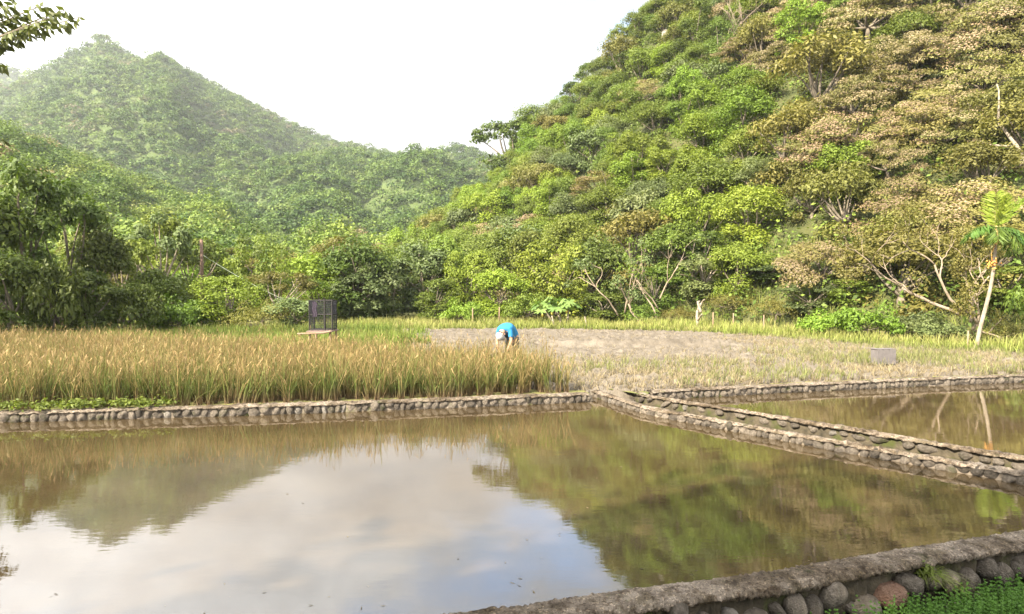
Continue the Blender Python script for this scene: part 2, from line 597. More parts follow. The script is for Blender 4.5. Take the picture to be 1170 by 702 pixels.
def hill_z(X, Y):
    Yc = np.maximum(Y, 5)
    u = CX + FPX * X / Yc
    foot = itp(u, [380, 480, 585, 735, 870, 1000, 1170, 1500], [64, 56, 49, 43, 35, 30, 27, 24])
    ridge = itp(u, [380, 480, 560, 640, 735, 850, 1170, 1500], [76, 92, 104, 104, 98, 100, 100, 95])
    sy = itp(u, [395, 440, 480, 540, 560, 600, 640, 700, 735, 800, 900, 1170, 1500], [340, 318, 292, 244, 218, 182, 140, 80, 38, -30, -110, -200, -230])
    zr = np.maximum(0, 2 + (332 - sy) / FPX * ridge) * np.clip((u - 380) / 60, 0, 1)
    s = (Y - foot) / (ridge - foot)
    p = np.where(s < 0, 0, np.where(s < 1, np.clip(s, 0, 1) ** 1.06, 1 - 0.35 * np.clip(s - 1, 0, 2.5)))
    z = zr * p
    z = z + np.clip(s * 4, 0, 1) * np.clip(zr / 12, 0, 1) * (1.1 * noise2(X, Y, 16, 1) + 0.5 * noise2(X, Y, 5, 2))
    return z - 0.3 * (s < 0)


def ridge_fn(foot, xs, sy, R, back, seed, amp, pw=1.0, dist=None):
    def f(X, Y):
        Yc = np.maximum(Y, 5)
        u = CX + FPX * X / Yc
        s_y = itp(u, xs, sy)
        rr = R if dist is None else itp(u, *dist)
        zr = np.maximum(0, 2 + (334 - s_y) / FPX * rr)
        s = (Y - foot) / (rr - foot)
        p = np.where(s < 0, 0, np.where(s < 1, np.clip(s, 0, 1) ** pw, 1 - back * np.clip(s - 1, 0, 2)))
        w = np.clip(s * 3, 0, 1) * np.clip((1.0 - s) * 4 + 0.04, 0, 1)
        gul = noise2(u + 0.06 * Y, Y * 0.12, 75, seed + 3, 2)
        return zr * p + amp * w * 0.9 * np.clip(s * 2.2, 0, 1) * gul + amp * w * (noise2(X, Y, amp * 6, seed) + 0.4 * noise2(X, Y, amp * 2.2, seed + 1)) - 0.4 * (s < 0)
    return f


foothill_z = ridge_fn(52, [-250, -60, 0, 60, 130, 200, 260, 330, 400, 470, 560, 700], [150, 158, 172, 184, 208, 235, 262, 296, 306, 312, 330, 334], 190, 0.5, 3, 4.0, 1.0)
spur_z = ridge_fn(170, [100, 180, 230, 270, 330, 380, 430, 480, 530, 580, 700], [320, 285, 245, 215, 192, 184, 186, 196, 216, 240, 300], 380, 0.5, 4, 9.0, 0.9)
mount_z = ridge_fn(230, [-300, -100, -20, 33, 60, 85, 108, 120, 135, 155, 172, 180, 190, 202, 240, 290, 330, 365, 400, 470, 530, 600, 700],
                   [200, 150, 121, 99, 84, 67, 57, 46, 59, 74, 82, 79, 74, 82, 102, 128, 147, 163, 174, 187, 195, 206, 260], 620, 0.6, 5, 17.0, 0.95)
far_z = ridge_fn(700, [-400, -100, -30, 0, 33, 60, 120, 250], [60, 55, 70, 80, 96, 110, 150, 250], 1050, 0.5, 6, 20.0, 0.9)


def heightfield(name, fn, x0, x1, y0, y1, step, mat):
    xs, ys = np.arange(x0, x1 + step, step), np.arange(y0, y1 + step, step)
    X, Y = np.meshgrid(xs, ys)
    Z = fn(X, Y)
    nx, ny = len(xs), len(ys)
    i = np.arange(nx * ny).reshape(ny, nx)
    F = np.stack([i[:-1, :-1], i[:-1, 1:], i[1:, 1:], i[1:, :-1]], axis=-1).reshape(-1, 4)
    V = np.stack([X, Y, Z], axis=-1).reshape(-1, 3)
    o = obj(name, mesh_np(name, V, F, [mat], smooth=True))
    return tag(o, kind='structure')


heightfield('hill', hill_z, -30, 150, 22, 190, 1.5, M['hill'])
heightfield('foothill', foothill_z, -200, 60, 50, 330, 4, M['hill'])
heightfield('mountain_spur', spur_z, -330, 120, 168, 620, 8, M['far_hill'])
heightfield('mountain', mount_z, -700, 260, 228, 1000, 10, M['far_hill'])
heightfield('distant_mountain', far_z, -1350, 60, 690, 1500, 20, M['far_hill'])


def scatter(fn, x0, x1, y0, y1, spacing, rng, umin, umax, vmin=-60):
    """jittered grid points on a terrain whose crowns can be seen"""
    xs, ys = np.arange(x0, x1, spacing), np.arange(y0, y1, spacing)
    X, Y = np.meshgrid(xs, ys)
    X = X + np.where(np.arange(len(ys))[:, None] % 2, spacing / 2, 0)
    X = (X + rng.uniform(-0.42, 0.42, X.shape) * spacing).ravel()
    Y = (Y + rng.uniform(-0.42, 0.42, Y.shape) * spacing).ravel()
    Z = fn(X, Y)
    u, v = proj(np.stack([X, Y, Z], -1))
    ok = (u > umin) & (u < umax) & (v > vmin)
    return X[ok], Y[ok], Z[ok], u[ok], v[ok]


def forest(name, fn, box, spacing, rad, per, leaf, mat, rng, umin, umax, smax=None, zmin=0.4, label=None):
    X, Y, Z, u, v = scatter(fn, *box, spacing, rng, umin, umax)
    ok = Z > zmin
    X, Y, Z = X[ok], Y[ok], Z[ok]
    n = len(X)
    r = rad * rng.uniform(0.65, 1.35, n)
    # three lobes per crown
    k = 3
    off = rng.normal(size=(n, k, 3)) * np.array([0.5, 0.5, 0.25]) * r[:, None, None]
    C = (np.stack([X, Y, Z + r * 1.05], -1)[:, None, :] + off).reshape(-1, 3)
    R = np.repeat(r, k)[:, None] * rng.uniform(0.55, 0.85, (n * k, 1)) * np.array([1, 1, 0.85])
    P, N, ci = clump_points(C, R, per, rng, low=-0.15, shell=0.75)
    tree = np.clip(noise2(X, Y, spacing * 14, 8) * 0.22 + rng.random(n) * 0.75 + 0.12, 0, 1)
    tree = np.repeat(tree, k)[ci]
    L = leaf * rng.uniform(0.7, 1.3, len(P))
    V, F, tv = leaves_np(P, N, L, L * 0.75, rng, rng.random(len(P)))
    o = obj(name, mesh_np(name, V, F, [mat], {'tint': tv, 'tree': np.repeat(tree, 4)}))
    return tag(o, label, None, None, 'stuff')


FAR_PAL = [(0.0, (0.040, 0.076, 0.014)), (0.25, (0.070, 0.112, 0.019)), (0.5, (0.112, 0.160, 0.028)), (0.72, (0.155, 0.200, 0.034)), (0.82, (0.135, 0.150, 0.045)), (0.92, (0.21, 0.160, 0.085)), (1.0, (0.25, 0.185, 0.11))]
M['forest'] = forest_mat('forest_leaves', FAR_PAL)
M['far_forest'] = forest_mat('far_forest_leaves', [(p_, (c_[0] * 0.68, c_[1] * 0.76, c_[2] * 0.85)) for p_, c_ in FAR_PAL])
rg = np.random.default_rng(5)
forest('forest', foothill_z, (-180, 45, 56, 200), 3.7, 2.5, 95, 0.5, M['forest'], rg, -70, 560, label='mixed green woodland covering the foothill beyond the rice paddy')
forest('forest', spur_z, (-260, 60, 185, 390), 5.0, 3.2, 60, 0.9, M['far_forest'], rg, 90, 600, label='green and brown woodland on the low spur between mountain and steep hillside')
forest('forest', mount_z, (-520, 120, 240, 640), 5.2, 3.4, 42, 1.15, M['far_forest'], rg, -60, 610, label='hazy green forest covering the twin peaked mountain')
forest('forest', far_z, (-900, -480, 760, 1080), 14, 9, 16, 5, M['forest'], rg, -80, 130, label='bluish forest on the farthest mountain behind the twin peaks')


# ------------------------------------------------------------------ tree prototypes
rt = np.random.default_rng(77)
HP = {
    'bright': [make_proto('round', 'bright', rt), make_proto('tall', 'bright', rt), make_proto('round', 'yellow', rt, leaf=0.155, per=350), make_proto('drape', 'bright', rt, leaf=0.165)],
    'mid': [make_proto('round', 'mid', rt), make_proto('tall', 'mid', rt), make_proto('round', 'mid', rt, leaf=0.155, per=350)],
    'dark': [make_proto('round', 'dark', rt), make_proto('sparse', 'dark', rt, per=150, leaf=0.2)],
    'olive': [make_proto('feather', 'olive', rt, leaf=0.20, per=150, aspect=0.4), make_proto('feather', 'olive', rt, leaf=0.22, per=140, aspect=0.4)],
    'gray': [make_proto('round', 'gray', rt), make_proto('feather', 'gray', rt, leaf=0.25, per=120)],
    'brown': [make_proto('tier', 'under', rt, leaf=0.145, per=330), make_proto('tier', 'under', rt, leaf=0.15, per=320), make_proto('tier', 'under', rt, leaf=0.14, per=350)],
}
EP = {   # finer leaves for the trees at the field edge
    'bright': [make_proto('round', 'bright', rt, leaf=0.19, per=210), make_proto('tall', 'bright', rt, leaf=0.20, per=200)],
    'vine': [make_proto('drape', 'yellow', rt, leaf=0.18, per=190), make_proto('drape', 'bright', rt, leaf=0.17, per=190)],
    'mid': [make_proto('round', 'mid', rt, leaf=0.20, per=200), make_proto('sparse', 'mid', rt, leaf=0.22, per=190), make_proto('tall', 'mid', rt, leaf=0.20, per=200)],
    'dark': [make_proto('round', 'dark', rt, leaf=0.22, per=190), make_proto('tall', 'dark', rt, leaf=0.22, per=190), make_proto('sparse', 'dark', rt, leaf=0.25, per=180)],
    'gray': [make_proto('round', 'gray', rt, leaf=0.23, per=180, trunk_mat='pale_bark'), make_proto('sparse', 'gray', rt, leaf=0.22, per=200, trunk_mat='pale_bark')],
    'olive': [make_proto('feather', 'olive', rt, leaf=0.13, per=230, aspect=0.35), make_proto('sparse', 'olive', rt, leaf=0.15, per=230, trunk_mat='pale_bark')],
    'bush': [make_proto('bush', 'mid', rt, leaf=0.15, per=170), make_proto('bush', 'bright', rt, leaf=0.17, per=160), make_proto('bush', 'gray', rt, leaf=0.16, per=160), make_proto('bush', 'olive', rt, leaf=0.11, per=210, aspect=0.35), make_proto('bush', 'dark', rt, leaf=0.16, per=160)],
}
KIND_WORDS = {
    'bright': ('broadleaf_tree', 'bright yellow-green leafy tree'),
    'mid': ('broadleaf_tree', 'mid green rounded tree'),
    'dark': ('broadleaf_tree', 'dark green tree'),
    'olive': ('feathery_tree', 'olive fine-leaved bushy tree'),
    'gray': ('broadleaf_tree', 'pale grey-green tree'),
    'brown': ('flowering_tree', 'flat-topped tree with brown blossom'),
}


def zone(u, v, Y):
    """where on the hillside a tree stands, in words"""
    sil = float(itp(u, [440, 480, 540, 560, 600, 640, 700, 735, 800], [300, 270, 222, 196, 160, 118, 58, 12, -50]))
    if v < sil + 34 and u < 790:
        return 'on the skyline ridge of the steep hillside'
    if u > 1000:
        side = 'on the slope behind the leaning palm'
    elif u > 850:
        side = 'on the slope behind the bare branching tree'
    elif u > 720:
        side = 'on the slope behind the pale snag'
    elif u > 600:
        side = 'on the slope behind the papaya plant'
    else:
        side = 'on the slope behind the stooping farmer'
    h = ', high up' if v < 90 else (', half way up' if v < 210 else ', low down')
    return side + h


def pick_kind(u, v, rng):
    def ch(**w):
        k = list(w)
        p = np.array([w[x] for x in k], float)
        return k[rng.choice(len(k), p=p / p.sum())]
    if u > 900 and v > 215:
        return ch(olive=40, brown=18, mid=22, bright=20)
    if u > 930 and v < 265:
        return ch(brown=62, olive=18, bright=10, mid=8, gray=4)
    if u > 880 and v < 265:
        return ch(olive=35, brown=25, mid=20, bright=20)
    if u > 840 and v < 75:
        return ch(olive=35, mid=30, brown=20, bright=15)
    if 750 < u <= 900 and v > 90:
        return ch(bright=52, mid=30, gray=12, dark=6)
    if u < 640 and v > 120:
        return ch(brown=20, mid=30, bright=28, olive=12, gray=10)
    if v > 265:
        return ch(mid=30, gray=24, bright=24, olive=16, brown=6)
    return ch(mid=34, bright=24, gray=16, olive=12, dark=8, brown=6)


rh = np.random.default_rng(303)
SPECIAL = [   # photo column, row of crown centre, width px, kind, prototype, own label
    (940, 88, 128, 'olive', 0, 'largest olive-green rounded tree high on the hillside above the bright leafy trees'),
    (1032, 82, 46, 'bright', 1, 'small bright green tree standing out among brown-blossomed trees beside the largest olive tree'),
    (1018, 122, 40, 'olive', 1, 'low yellowish bush-like tree just below the small bright green tree'),
    (850, 138, 88, 'bright', 0, 'large lush green tree with dark hollow below it, middle of the steep hillside'),
    (795, 205, 76, 'bright', 2, 'lime yellow-green tree below and left of the large lush tree'),
    (742, 228, 66, 'gray', 0, 'grey-green tree between a brown tree and the lime yellow-green tree'),
    (684, 212, 60, 'brown', 0, 'brown-topped tree beside the grey-green tree half way up the slope'),
    (582, 124, 88, 'dark', 1, 'open-crowned dark tree silhouetted against the sky on the ridge'),
    (612, 106, 64, 'mid', 0, 'rounded green tree on the ridge just above the open-crowned dark tree'),
    (626, 108, 36, 'gray', 1, 'thin pale tree on the ridge next to the open-crowned dark tree'),
    (1140, 130, 96, 'olive', 0, 'big olive tree at the edge of the picture among brown-blossomed trees'),
    (1030, 275, 90, 'olive', 1, 'yellowish olive tree above the bare branching tree'),
    (560, 245, 66, 'bright', 3, 'bright vine-hung tree at the foot of the ridge above the farmer'),
]


def ray_hill(px, py):
    for Y in np.arange(24, 130, 0.4):
        p = at(px, py, Y)
        if p[2] < hill_z(p[0], p[1]):
            return p
    return None


taken = []
for (px, py, w, kd, pi, lab) in SPECIAL:
    p = ray_hill(px, py + w * 0.38)
    if p is None:
        p = at(px, py, 101)
        p[2] = float(hill_z(p[0], p[1]))
    s = w / FPX * p[1] / 4.6
    nm = KIND_WORDS[kd][0]
    place_tree(nm, HP[kd][pi], (p[0], p[1], float(hill_z(p[0], p[1])) - 0.8 * s), rh.uniform(0, 6.28), (s, s, s * 0.92), lab, 'tree')
    taken.append((p[0], p[1], 2.0 * s))

hx, hy, hz, hu, hv = scatter(hill_z, -25, 105, 27, 118, 3.25, rh, 395, 1215, -38)
order = np.argsort(hy)
cnt = 0
cand = []
for i in order:
    x, y, z, u, v = hx[i], hy[i], hz[i], hu[i], hv[i]
    if z < 1.0:
        continue
    # past the ridge nothing shows
    ridge = float(itp(u, [380, 480, 560, 640, 735, 850, 1170], [76, 92, 104, 104, 98, 100, 100]))
    if y > ridge + 3:
        continue
    if any((x - a) ** 2 + (y - b) ** 2 < (c * 0.85) ** 2 for a, b, c in taken):
        continue
    cand.append(i)
import sys; sys.stderr.write('hill tree candidates %d\n' % len(cand)); tag(scene, None)
if len(cand) > 300:
    cand = cand[:300]
for i in cand:
    x, y, z, u, v = hx[i], hy[i], hz[i], hu[i], hv[i]
    vc = v - 2.6 * FPX / y
    kd = pick_kind(u, vc, rh)
    pr = HP[kd][rh.integers(len(HP[kd]))]
    s = rh.uniform(0.85, 1.3) * (1.12 if kd in ('brown', 'olive') else 1.0)
    if y < 40:
        s *= 0.85
    nm, words = KIND_WORDS[kd]
    lab = words + ' ' + zone(u, vc, y)
    ht = place_tree(nm, pr, (x, y, z - (1.5 if kd == 'brown' else 1.0) * s), rh.uniform(0, 6.28), (s * rh.uniform(0.9, 1.15), s * rh.uniform(0.9, 1.15), s * rh.uniform(0.85, 1.1)), lab, 'tree', lab.replace('tree', 'trees', 1))
    if kd == 'brown':       # crowns lean out over the slope
        ht.rotation_mode = 'ZYX'
        ht.rotation_euler.x = rh.uniform(0.28, 0.5)
        ht.rotation_euler.y = rh.uniform(-0.3, 0.0)

# undergrowth filling the hillside between the trees
ux, uy, uz, uu, uv = scatter(hill_z, -25, 105, 25, 116, 1.15, rh, 385, 1230, -30)
ok = uz > 0.05
C = np.stack([ux, uy, uz + 0.25], -1)[ok]
R = rh.uniform(0.6, 1.25, (len(C), 1)) * np.array([1, 1, 0.95])
P, N, ci = clump_points(C, R, 34, rh, low=-0.1)
L = 0.24 * rh.uniform(0.7, 1.4, len(P))
tr = np.clip(noise2(C[:, 0], C[:, 1], 14, 9) * 0.25 + 0.35 + 0.4 * rh.random(len(C)) - 0.1, 0, 0.86)[ci]
V, F, tv = leaves_np(P, N, L, L * 0.6, rh, rh.random(len(P)))
tag(obj('undergrowth', mesh_np('undergrowth', V, F, [M['forest']], {'tint': tv, 'tree': np.repeat(tr, 4)})), 'tangled green undergrowth between the trees of the steep hillside', None, None, 'stuff')

# ------------------------------------------------------------------ trees and bushes along the field edge
re_ = np.random.default_rng(91)
EDGE = [   # column, depth, top row, width px, kind, index, label
    (-45, 25, 190, 130, 'dark', 0, None), (28, 27, 206, 96, 'dark', 1, 'tall dark tree at the picture edge behind the golden rice'),
    (78, 29, 196, 84, 'dark', 2, 'gappy dark tree rising above its neighbours behind the golden rice'),
    (5, 24, 275, 90, 'dark', 0, 'low dark tree with thick leaves, behind the far corner of the golden rice'),
    (58, 25, 285, 80, 'bush', 4, 'dark bush under the gappy dark tree'),
    (112, 30, 246, 72, 'dark', 0, 'rounded dark tree next to the gappy dark tree'),
    (100, 26, 305, 72, 'dark', 2, 'small loose dark tree in front of the rounded dark tree'),
    (142, 33, 262, 66, 'mid', 1, 'loose mid green tree between the dark trees and the brown pole'),
    (150, 28, 315, 70, 'bush', 4, 'dark bush below the loose mid green tree'),
    (182, 36, 236, 70, 'gray', 1, 'sparse grey-green tree rising left of the brown pole'),
    (176, 31, 300, 70, 'mid', 0, 'round green tree in front of the sparse grey-green tree'),
    (206, 30, 335, 64, 'bush', 1, 'bright low bush at the foot of the brown pole'),
    (218, 44, 262, 60, 'mid', 1, 'thin green tree just behind the brown pole'),
    (262, 31, 318, 74, 'vine', 1, 'creeper-covered low tree to the right of the brown pole'),
    (300, 37, 262, 56, 'vine', 0, 'vine-draped crooked tree standing up beyond the net cage'),
    (288, 30, 340, 70, 'bush', 3, 'dry brownish bush left of the net cage'),
    (322, 35, 300, 70, 'olive', 1, 'olive twiggy tree behind the net cage'),
    (334, 31, 335, 62, 'gray', 0, 'grey-green shrubby tree left of the net cage'),
    (362, 40, 322, 60, 'vine', 1, 'bright climber-covered tree directly behind the net cage'),
    (384, 44, 300, 64, 'mid', 2, 'green tree rising behind and right of the net cage'),
    (412, 41, 303, 62, 'gray', 0, 'silvery tree just right of the net cage'),
    (446, 44, 292, 66, 'gray', 1, 'silvery open tree in the middle of the tree line'),
    (480, 45, 270, 74, 'gray', 0, 'tallest silvery tree in the middle of the tree line'),
    (510, 47, 262, 60, 'mid', 0, 'green tree behind the tallest silvery tree'),
    (500, 41, 322, 60, 'mid', 2, 'darker low tree in front of the tallest silvery tree'),
    (540, 44, 290, 62, 'vine', 1, 'vine-covered tree left of the farmer'),
    (528, 39, 340, 46, 'bush', 1, 'bright bush at the grass edge left of the farmer'),
    (572, 42, 300, 64, 'bright', 0, 'bright leafy tree behind the farmer'),
    (600, 46, 270, 64, 'mid', 2, 'green tree behind the bright dome tree'),
    (635, 43, 268, 82, 'vine', 0, 'bright yellow-green dome-shaped tree smothered in creepers above the papaya'),
    (604, 40, 332, 56, 'bush', 0, 'green bush between the farmer and the papaya'),
    (682, 43, 262, 66, 'dark', 0, 'dark tree to the right of the creeper dome'),
    (690, 40, 330, 54, 'dark', 2, 'low dark loose tree right of the papaya'),
    (748, 43, 300, 56, 'mid', 1, 'loose green tree behind the bare pale-limbed trees'),
    (726, 40, 345, 52, 'bush', 0, 'green bush below the bare pale-limbed trees'),
    (776, 40, 348, 46, 'bush', 3, 'olive bush left of the pale snag'),
    (806, 41, 285, 70, 'gray', 1, 'grey-green tree above the pale snag'),
    (838, 38, 330, 62, 'bush', 3, 'olive feathery bush right of the pale snag'),
    (846, 40, 292, 66, 'mid', 0, 'round green tree behind the olive feathery bush'),
    (886, 35, 335, 60, 'bush', 3, 'olive bush in front of the grey-green tree cluster'),
    (884, 38, 300, 64, 'gray', 0, 'grey-green tree behind the olive bush'),
    (925, 34, 318, 66, 'gray', 1, 'grey-green loose tree behind the bright shrubs'),
    (945, 29, 352, 66, 'bush', 1, 'bright green shrub at the grass edge, nearer the pale snag'),
    (992, 27, 345, 70, 'bush', 1, 'bright green shrub behind the grey plank box'),
    (972, 33, 320, 60, 'mid', 2, 'green tree between the two bright shrubs'),
    (1040, 27, 352, 76, 'bush', 2, 'grey-green shrub below the bare branching tree'),
    (1076, 26, 365, 62, 'bush', 2, 'low grey-green shrub next to the palm foot'),
    (1150, 25, 362, 60, 'bush', 3, 'dark olive shrub at the palm foot by the picture edge'),
    (1148, 29, 300, 84, 'mid', 1, 'loose green tree behind the palm'),
    (1192, 25, 300, 80, 'bush', 0, 'tall green shrub beyond the palm at the picture edge'),
    (1110, 31, 330, 66, 'olive', 1, 'olive thin-leaved tree behind the bare branching tree'),
]
for (px, Y, top, w, kd, ix, lab) in EDGE:
    pr = EP[kd][ix]
    base = gnd(px, 400, 0)
    X = (px - CX) / FPX * Y
    ztop = at(px, top, Y)[2]
    z0 = max(0.0, float(hill_z(X, Y)))
    hproto = 1.75 if kd == 'bush' else (4.6 if kd == 'vine' else 5.0)
    wproto = 3.7 if kd == 'bush' else 4.5
    sz = (ztop - z0) / hproto
    sx = w / FPX * Y / wproto * 1.12
    nm = 'leafy_bush' if kd == 'bush' else ('creeper_tree' if kd == 'vine' else ('feathery_tree' if kd == 'olive' else 'broadleaf_tree'))
    place_tree(nm, pr, (X, Y, z0 - 0.05), re_.uniform(0, 6.28), (sx, sx, sz), lab or 'dark wide tree mostly outside the picture edge, behind the golden rice', 'bush' if kd == 'bush' else 'tree')

# a second rank of valley trees behind, so the edge is deep
VP = [('mid', 0), ('mid', 1), ('dark', 0), ('gray', 0), ('bright', 0), ('olive', 1), ('mid', 2), ('gray', 1)]
for j in range(46):
    u = -60 + j * 12.6 + re_.uniform(-6, 6)
    Y = re_.uniform(40, 66) if u < 430 else re_.uniform(50, 62)
    kd, ix = VP[re_.integers(len(VP))]
    X = (u - CX) / FPX * Y
    z0 = max(0, float(foothill_z(X, Y)), float(hill_z(X, Y)))
    s = re_.uniform(0.85, 1.25)
    w = KIND_WORDS[kd][1] + (' in the woods behind the dark trees' if u < 150 else ' in the woods behind the brown pole' if u < 290 else ' in the woods behind the net cage' if u < 420 else ' in the woods behind the silvery trees')
    place_tree(KIND_WORDS[kd][0], EP[kd][ix], (X, Y, z0 - 0.1), re_.uniform(0, 6.28), (s, s, s * re_.uniform(0.85, 1.15)), w, 'tree', w.replace('tree', 'trees', 1))


# ------------------------------------------------------------------ bare and dead trees
def branching(mb, p, d, length, r, depth, rng, spread=0.55, up=0.12, tips=None):
    n = 6
    pts = [np.array(p, float)]
    d = unit(d)
    for i in range(n):
        d = unit(d + rng.normal(size=3) * 0.16 + np.array([0, 0, up * 0.3]))
        pts.append(pts[-1] + d * length / n)
    mb.tube(pts, np.linspace(r, r * 0.55, n + 1), 7 if r > 0.03 else 5, True, 0.05, rng)
    if depth > 0:
        for k in range(rng.integers(2, 4)):
            q = pts[rng.integers(3, n + 1)]
            nd = unit(d + rng.normal(size=3) * spread + np.array([0, 0, up]))
            branching(mb, q, nd, length * rng.uniform(0.55, 0.8), r * 0.55, depth - 1, rng, spread, up, tips)
    elif tips is not None:
        tips.append(pts[-1])


def sprigs(tips, rng, per=26, r=0.4, leaf=0.14):
    tips = np.array(tips)
    P, N, ci = clump_points(tips, np.full((len(tips), 3), r) * rng.uniform(0.6, 1.2, (len(tips), 1)), per, rng, low=-0.8, shell=0.2)
    L = leaf * rng.uniform(0.7, 1.3, len(P))
    return leaves_np(P, N, L, L * 0.5, rng, rng.random(len(P)))


def bare_tree(px, Y, py_base, dirs, mat, label, rng, crown=None, depth=3, name='bare_tree'):
    b = np.array([(px - CX) / FPX * Y, Y, 0.0])
    b[2] = max(0, float(hill_z(b[0], b[1]))) - 0.1
    root = empty(name, tuple(b))
    tag(root, label, 'tree')
    mb, tips = MB(), []
    for (d, ln, r, st) in dirs:
        branching(mb, np.array(st), np.array(d), ln, r, depth, rng, tips=tips)
    obj('trunk', mb.mesh('trunk', M[mat], True), root)
    if crown:
        V, F, tv = sprigs(tips, rng, *crown[1:])
        obj('crown', mesh_np('crown', V, F, [M[crown[0]]], {'tint': tv}), root)
    return root


rb = np.random.default_rng(12)
bare_tree(1108, 25.6, 400, [((-1.0, 0.0, 0.42), 2.3, 0.075, (-0.35, 0, 1.15)), ((-0.75, 0.2, 0.75), 2.2, 0.06, (-0.25, 0, 1.2)), ((-0.1, 0.2, 1.0), 1.6, 0.05, (0, 0, 1.2)), ((-0.28, 0, 1.0), 1.3, 0.10, (0.1, 0, -0.1)), ((0.4, 0.3, 1), 1.5, 0.06, (0.05, 0, 0.9))], 'dead_wood', 'bare tree with long pinkish brown branches spreading sideways beside the palm', rb, ('olive', 110, 0.45, 0.10), 3)
bare_tree(752, 39.5, 372, [((0.1, 0, 1.0), 2.6, 0.06, (0, 0, 0)), ((-0.5, 0.1, 1.0), 2.2, 0.045, (0, 0, 1.0)), ((0.5, 0.1, 1.1), 2.2, 0.045, (0.1, 0, 1.6))], 'dead_wood', 'thin pale-limbed tree with small leaf tufts between the papaya and the pale snag', rb, ('mid', 60, 0.5, 0.15), 2)
bare_tree(722, 39, 372, [((-0.8, 0, 0.35), 1.5, 0.075, (0.6, 0, 0.1)), ((-0.25, 0, 1.0), 2.2, 0.05, (-0.8, 0, 0.6)), ((0.2, 0, 1.0), 2.4, 0.045, (-0.4, 0.1, 0.8))], 'dead_wood', 'pale tree with a trunk lying low and curling up, just right of the papaya', rb, ('gray', 60, 0.5, 0.15), 2)
bare_tree(797, 36, 377, [((0.16, 0, 1.0), 1.15, 0.115, (0, 0, -0.1)), ((0.15, 0, 1), 0.75, 0.085, (0.18, 0, 0.9))], 'pale_bark', 'pale twisted snag standing at the grass edge', rb, None, 1)
p = ray_hill(838, 62)
rd = empty('dead_tree', tuple(p))
tag(rd, 'leafless pinkish brown dead tree high on the hillside', 'tree')
mb = MB()
for d in ((0.2, -0.2, 1), (-0.6, -0.3, 0.9), (0.8, -0.2, 0.8), (0.0, -0.5, 1), (-0.25, -0.2, 1), (0.5, -0.5, 0.9)):
    branching(mb, (0, -0.6, 0.3), d, 2.7, 0.07, 3, rb, 0.6, 0.15)
obj('trunk', mb.mesh('trunk', M['dead_wood'], True), rd)
p = ray_hill(1150, 190)
rd = empty('leaning_trunk', tuple(p))
tag(rd, 'pale bare trunk leaning out of the hillside at the picture edge', 'tree')
mb = MB()
branching(mb, (-0.4, -1.6, -0.6), (0.5, 0, 1), 3.2, 0.12, 1, rb)
obj('trunk', mb.mesh('trunk', M['pale_bark'], True), rd)


# pale rock on the hillside
def rock_mesh(name, mat, rng, sub=3, rough=0.16):
    import bmesh
    bm = bmesh.new()
    bmesh.ops.create_icosphere(bm, subdivisions=sub, radius=1.0)
    ph = rng.uniform(0, 6.28, (5, 3))
    fr = rng.uniform(0.8, 3.2, (5, 3))
    cut = unit(rng.normal(size=(5, 3)))
    lim = rng.uniform(0.72, 0.95, 5)
    for v in bm.verts:
        c = np.array(v.co)
        for k in range(5):
            dd = c @ cut[k]
            if dd > lim[k]:
                c = c - cut[k] * (dd - lim[k]) * 0.8
        n = sum(math.sin(c[0] * fr[k][0] + ph[k][0]) * math.sin(c[1] * fr[k][1] + ph[k][1]) * math.sin(c[2] * fr[k][2] + ph[k][2]) for k in range(5))
        v.co = Vector(c * (1 + rough * n * 0.5))
    me = bpy.data.meshes.new(name)
    bm.to_mesh(me)
    bm.free()
    me.materials.append(M[mat])
    me.polygons.foreach_set('use_smooth', np.ones(len(me.polygons), dtype=bool))
    return me


rs = np.random.default_rng(8)
p = ray_hill(758, 54)
o = obj('pale_rock', rock_mesh('pale_rock', 'stone_pale', rs, 3, 0.3), None, tuple(p + np.array([0, -1.7, 0.9])))
o.scale = (0.5, 0.5, 0.75)
tag(o, 'small pale rock showing between trees near the hill top', 'rock')

# ------------------------------------------------------------------ ground, fields, water


def poly_sheet(name, pts, z, mat):
    me = bpy.data.meshes.new(name)
    me.from_pydata([(float(x), float(y), z) for x, y in pts], [], [tuple(range(len(pts)))])
    me.materials.append(mat)
    me.update()
    if me.polygons[0].normal.z < 0:
        me.flip_normals()
    return tag(obj(name, me), kind='structure')


def g2(px, py, z=0.0):
    return gnd(px, py, z)[:2]


WA = [np.array([-17.0, 9.05]), g2(0, 472), g2(300, 464), g2(500, 457), g2(676, 450)]            # far wall of the near pond (front edge of its top)
DA = [g2(648, 438, -0.04), g2(690, 451, -0.04), g2(738, 466, -0.04), g2(930, 501, -0.04), g2(1170, 542, -0.04), np.array([9.5, 2.4])]   # near wall of the channel, pond side
DB = [g2(662, 433, -0.03), g2(742, 453, -0.03), g2(880, 475, -0.03), g2(1170, 524, -0.03), np.array([11.0, 3.7])]            # far wall of the channel
WB = [g2(742, 448), g2(900, 440), g2(1060, 433), g2(1170, 429), np.array([19.0, 17.2])]          # far wall of the second pond
NW = [g2(330, 726), g2(480, 703), g2(600, 690), g2(720, 671), g2(870, 653), g2(1000, 630), g2(1170, 605), np.array([7.6, 6.1])]  # near wall, water side

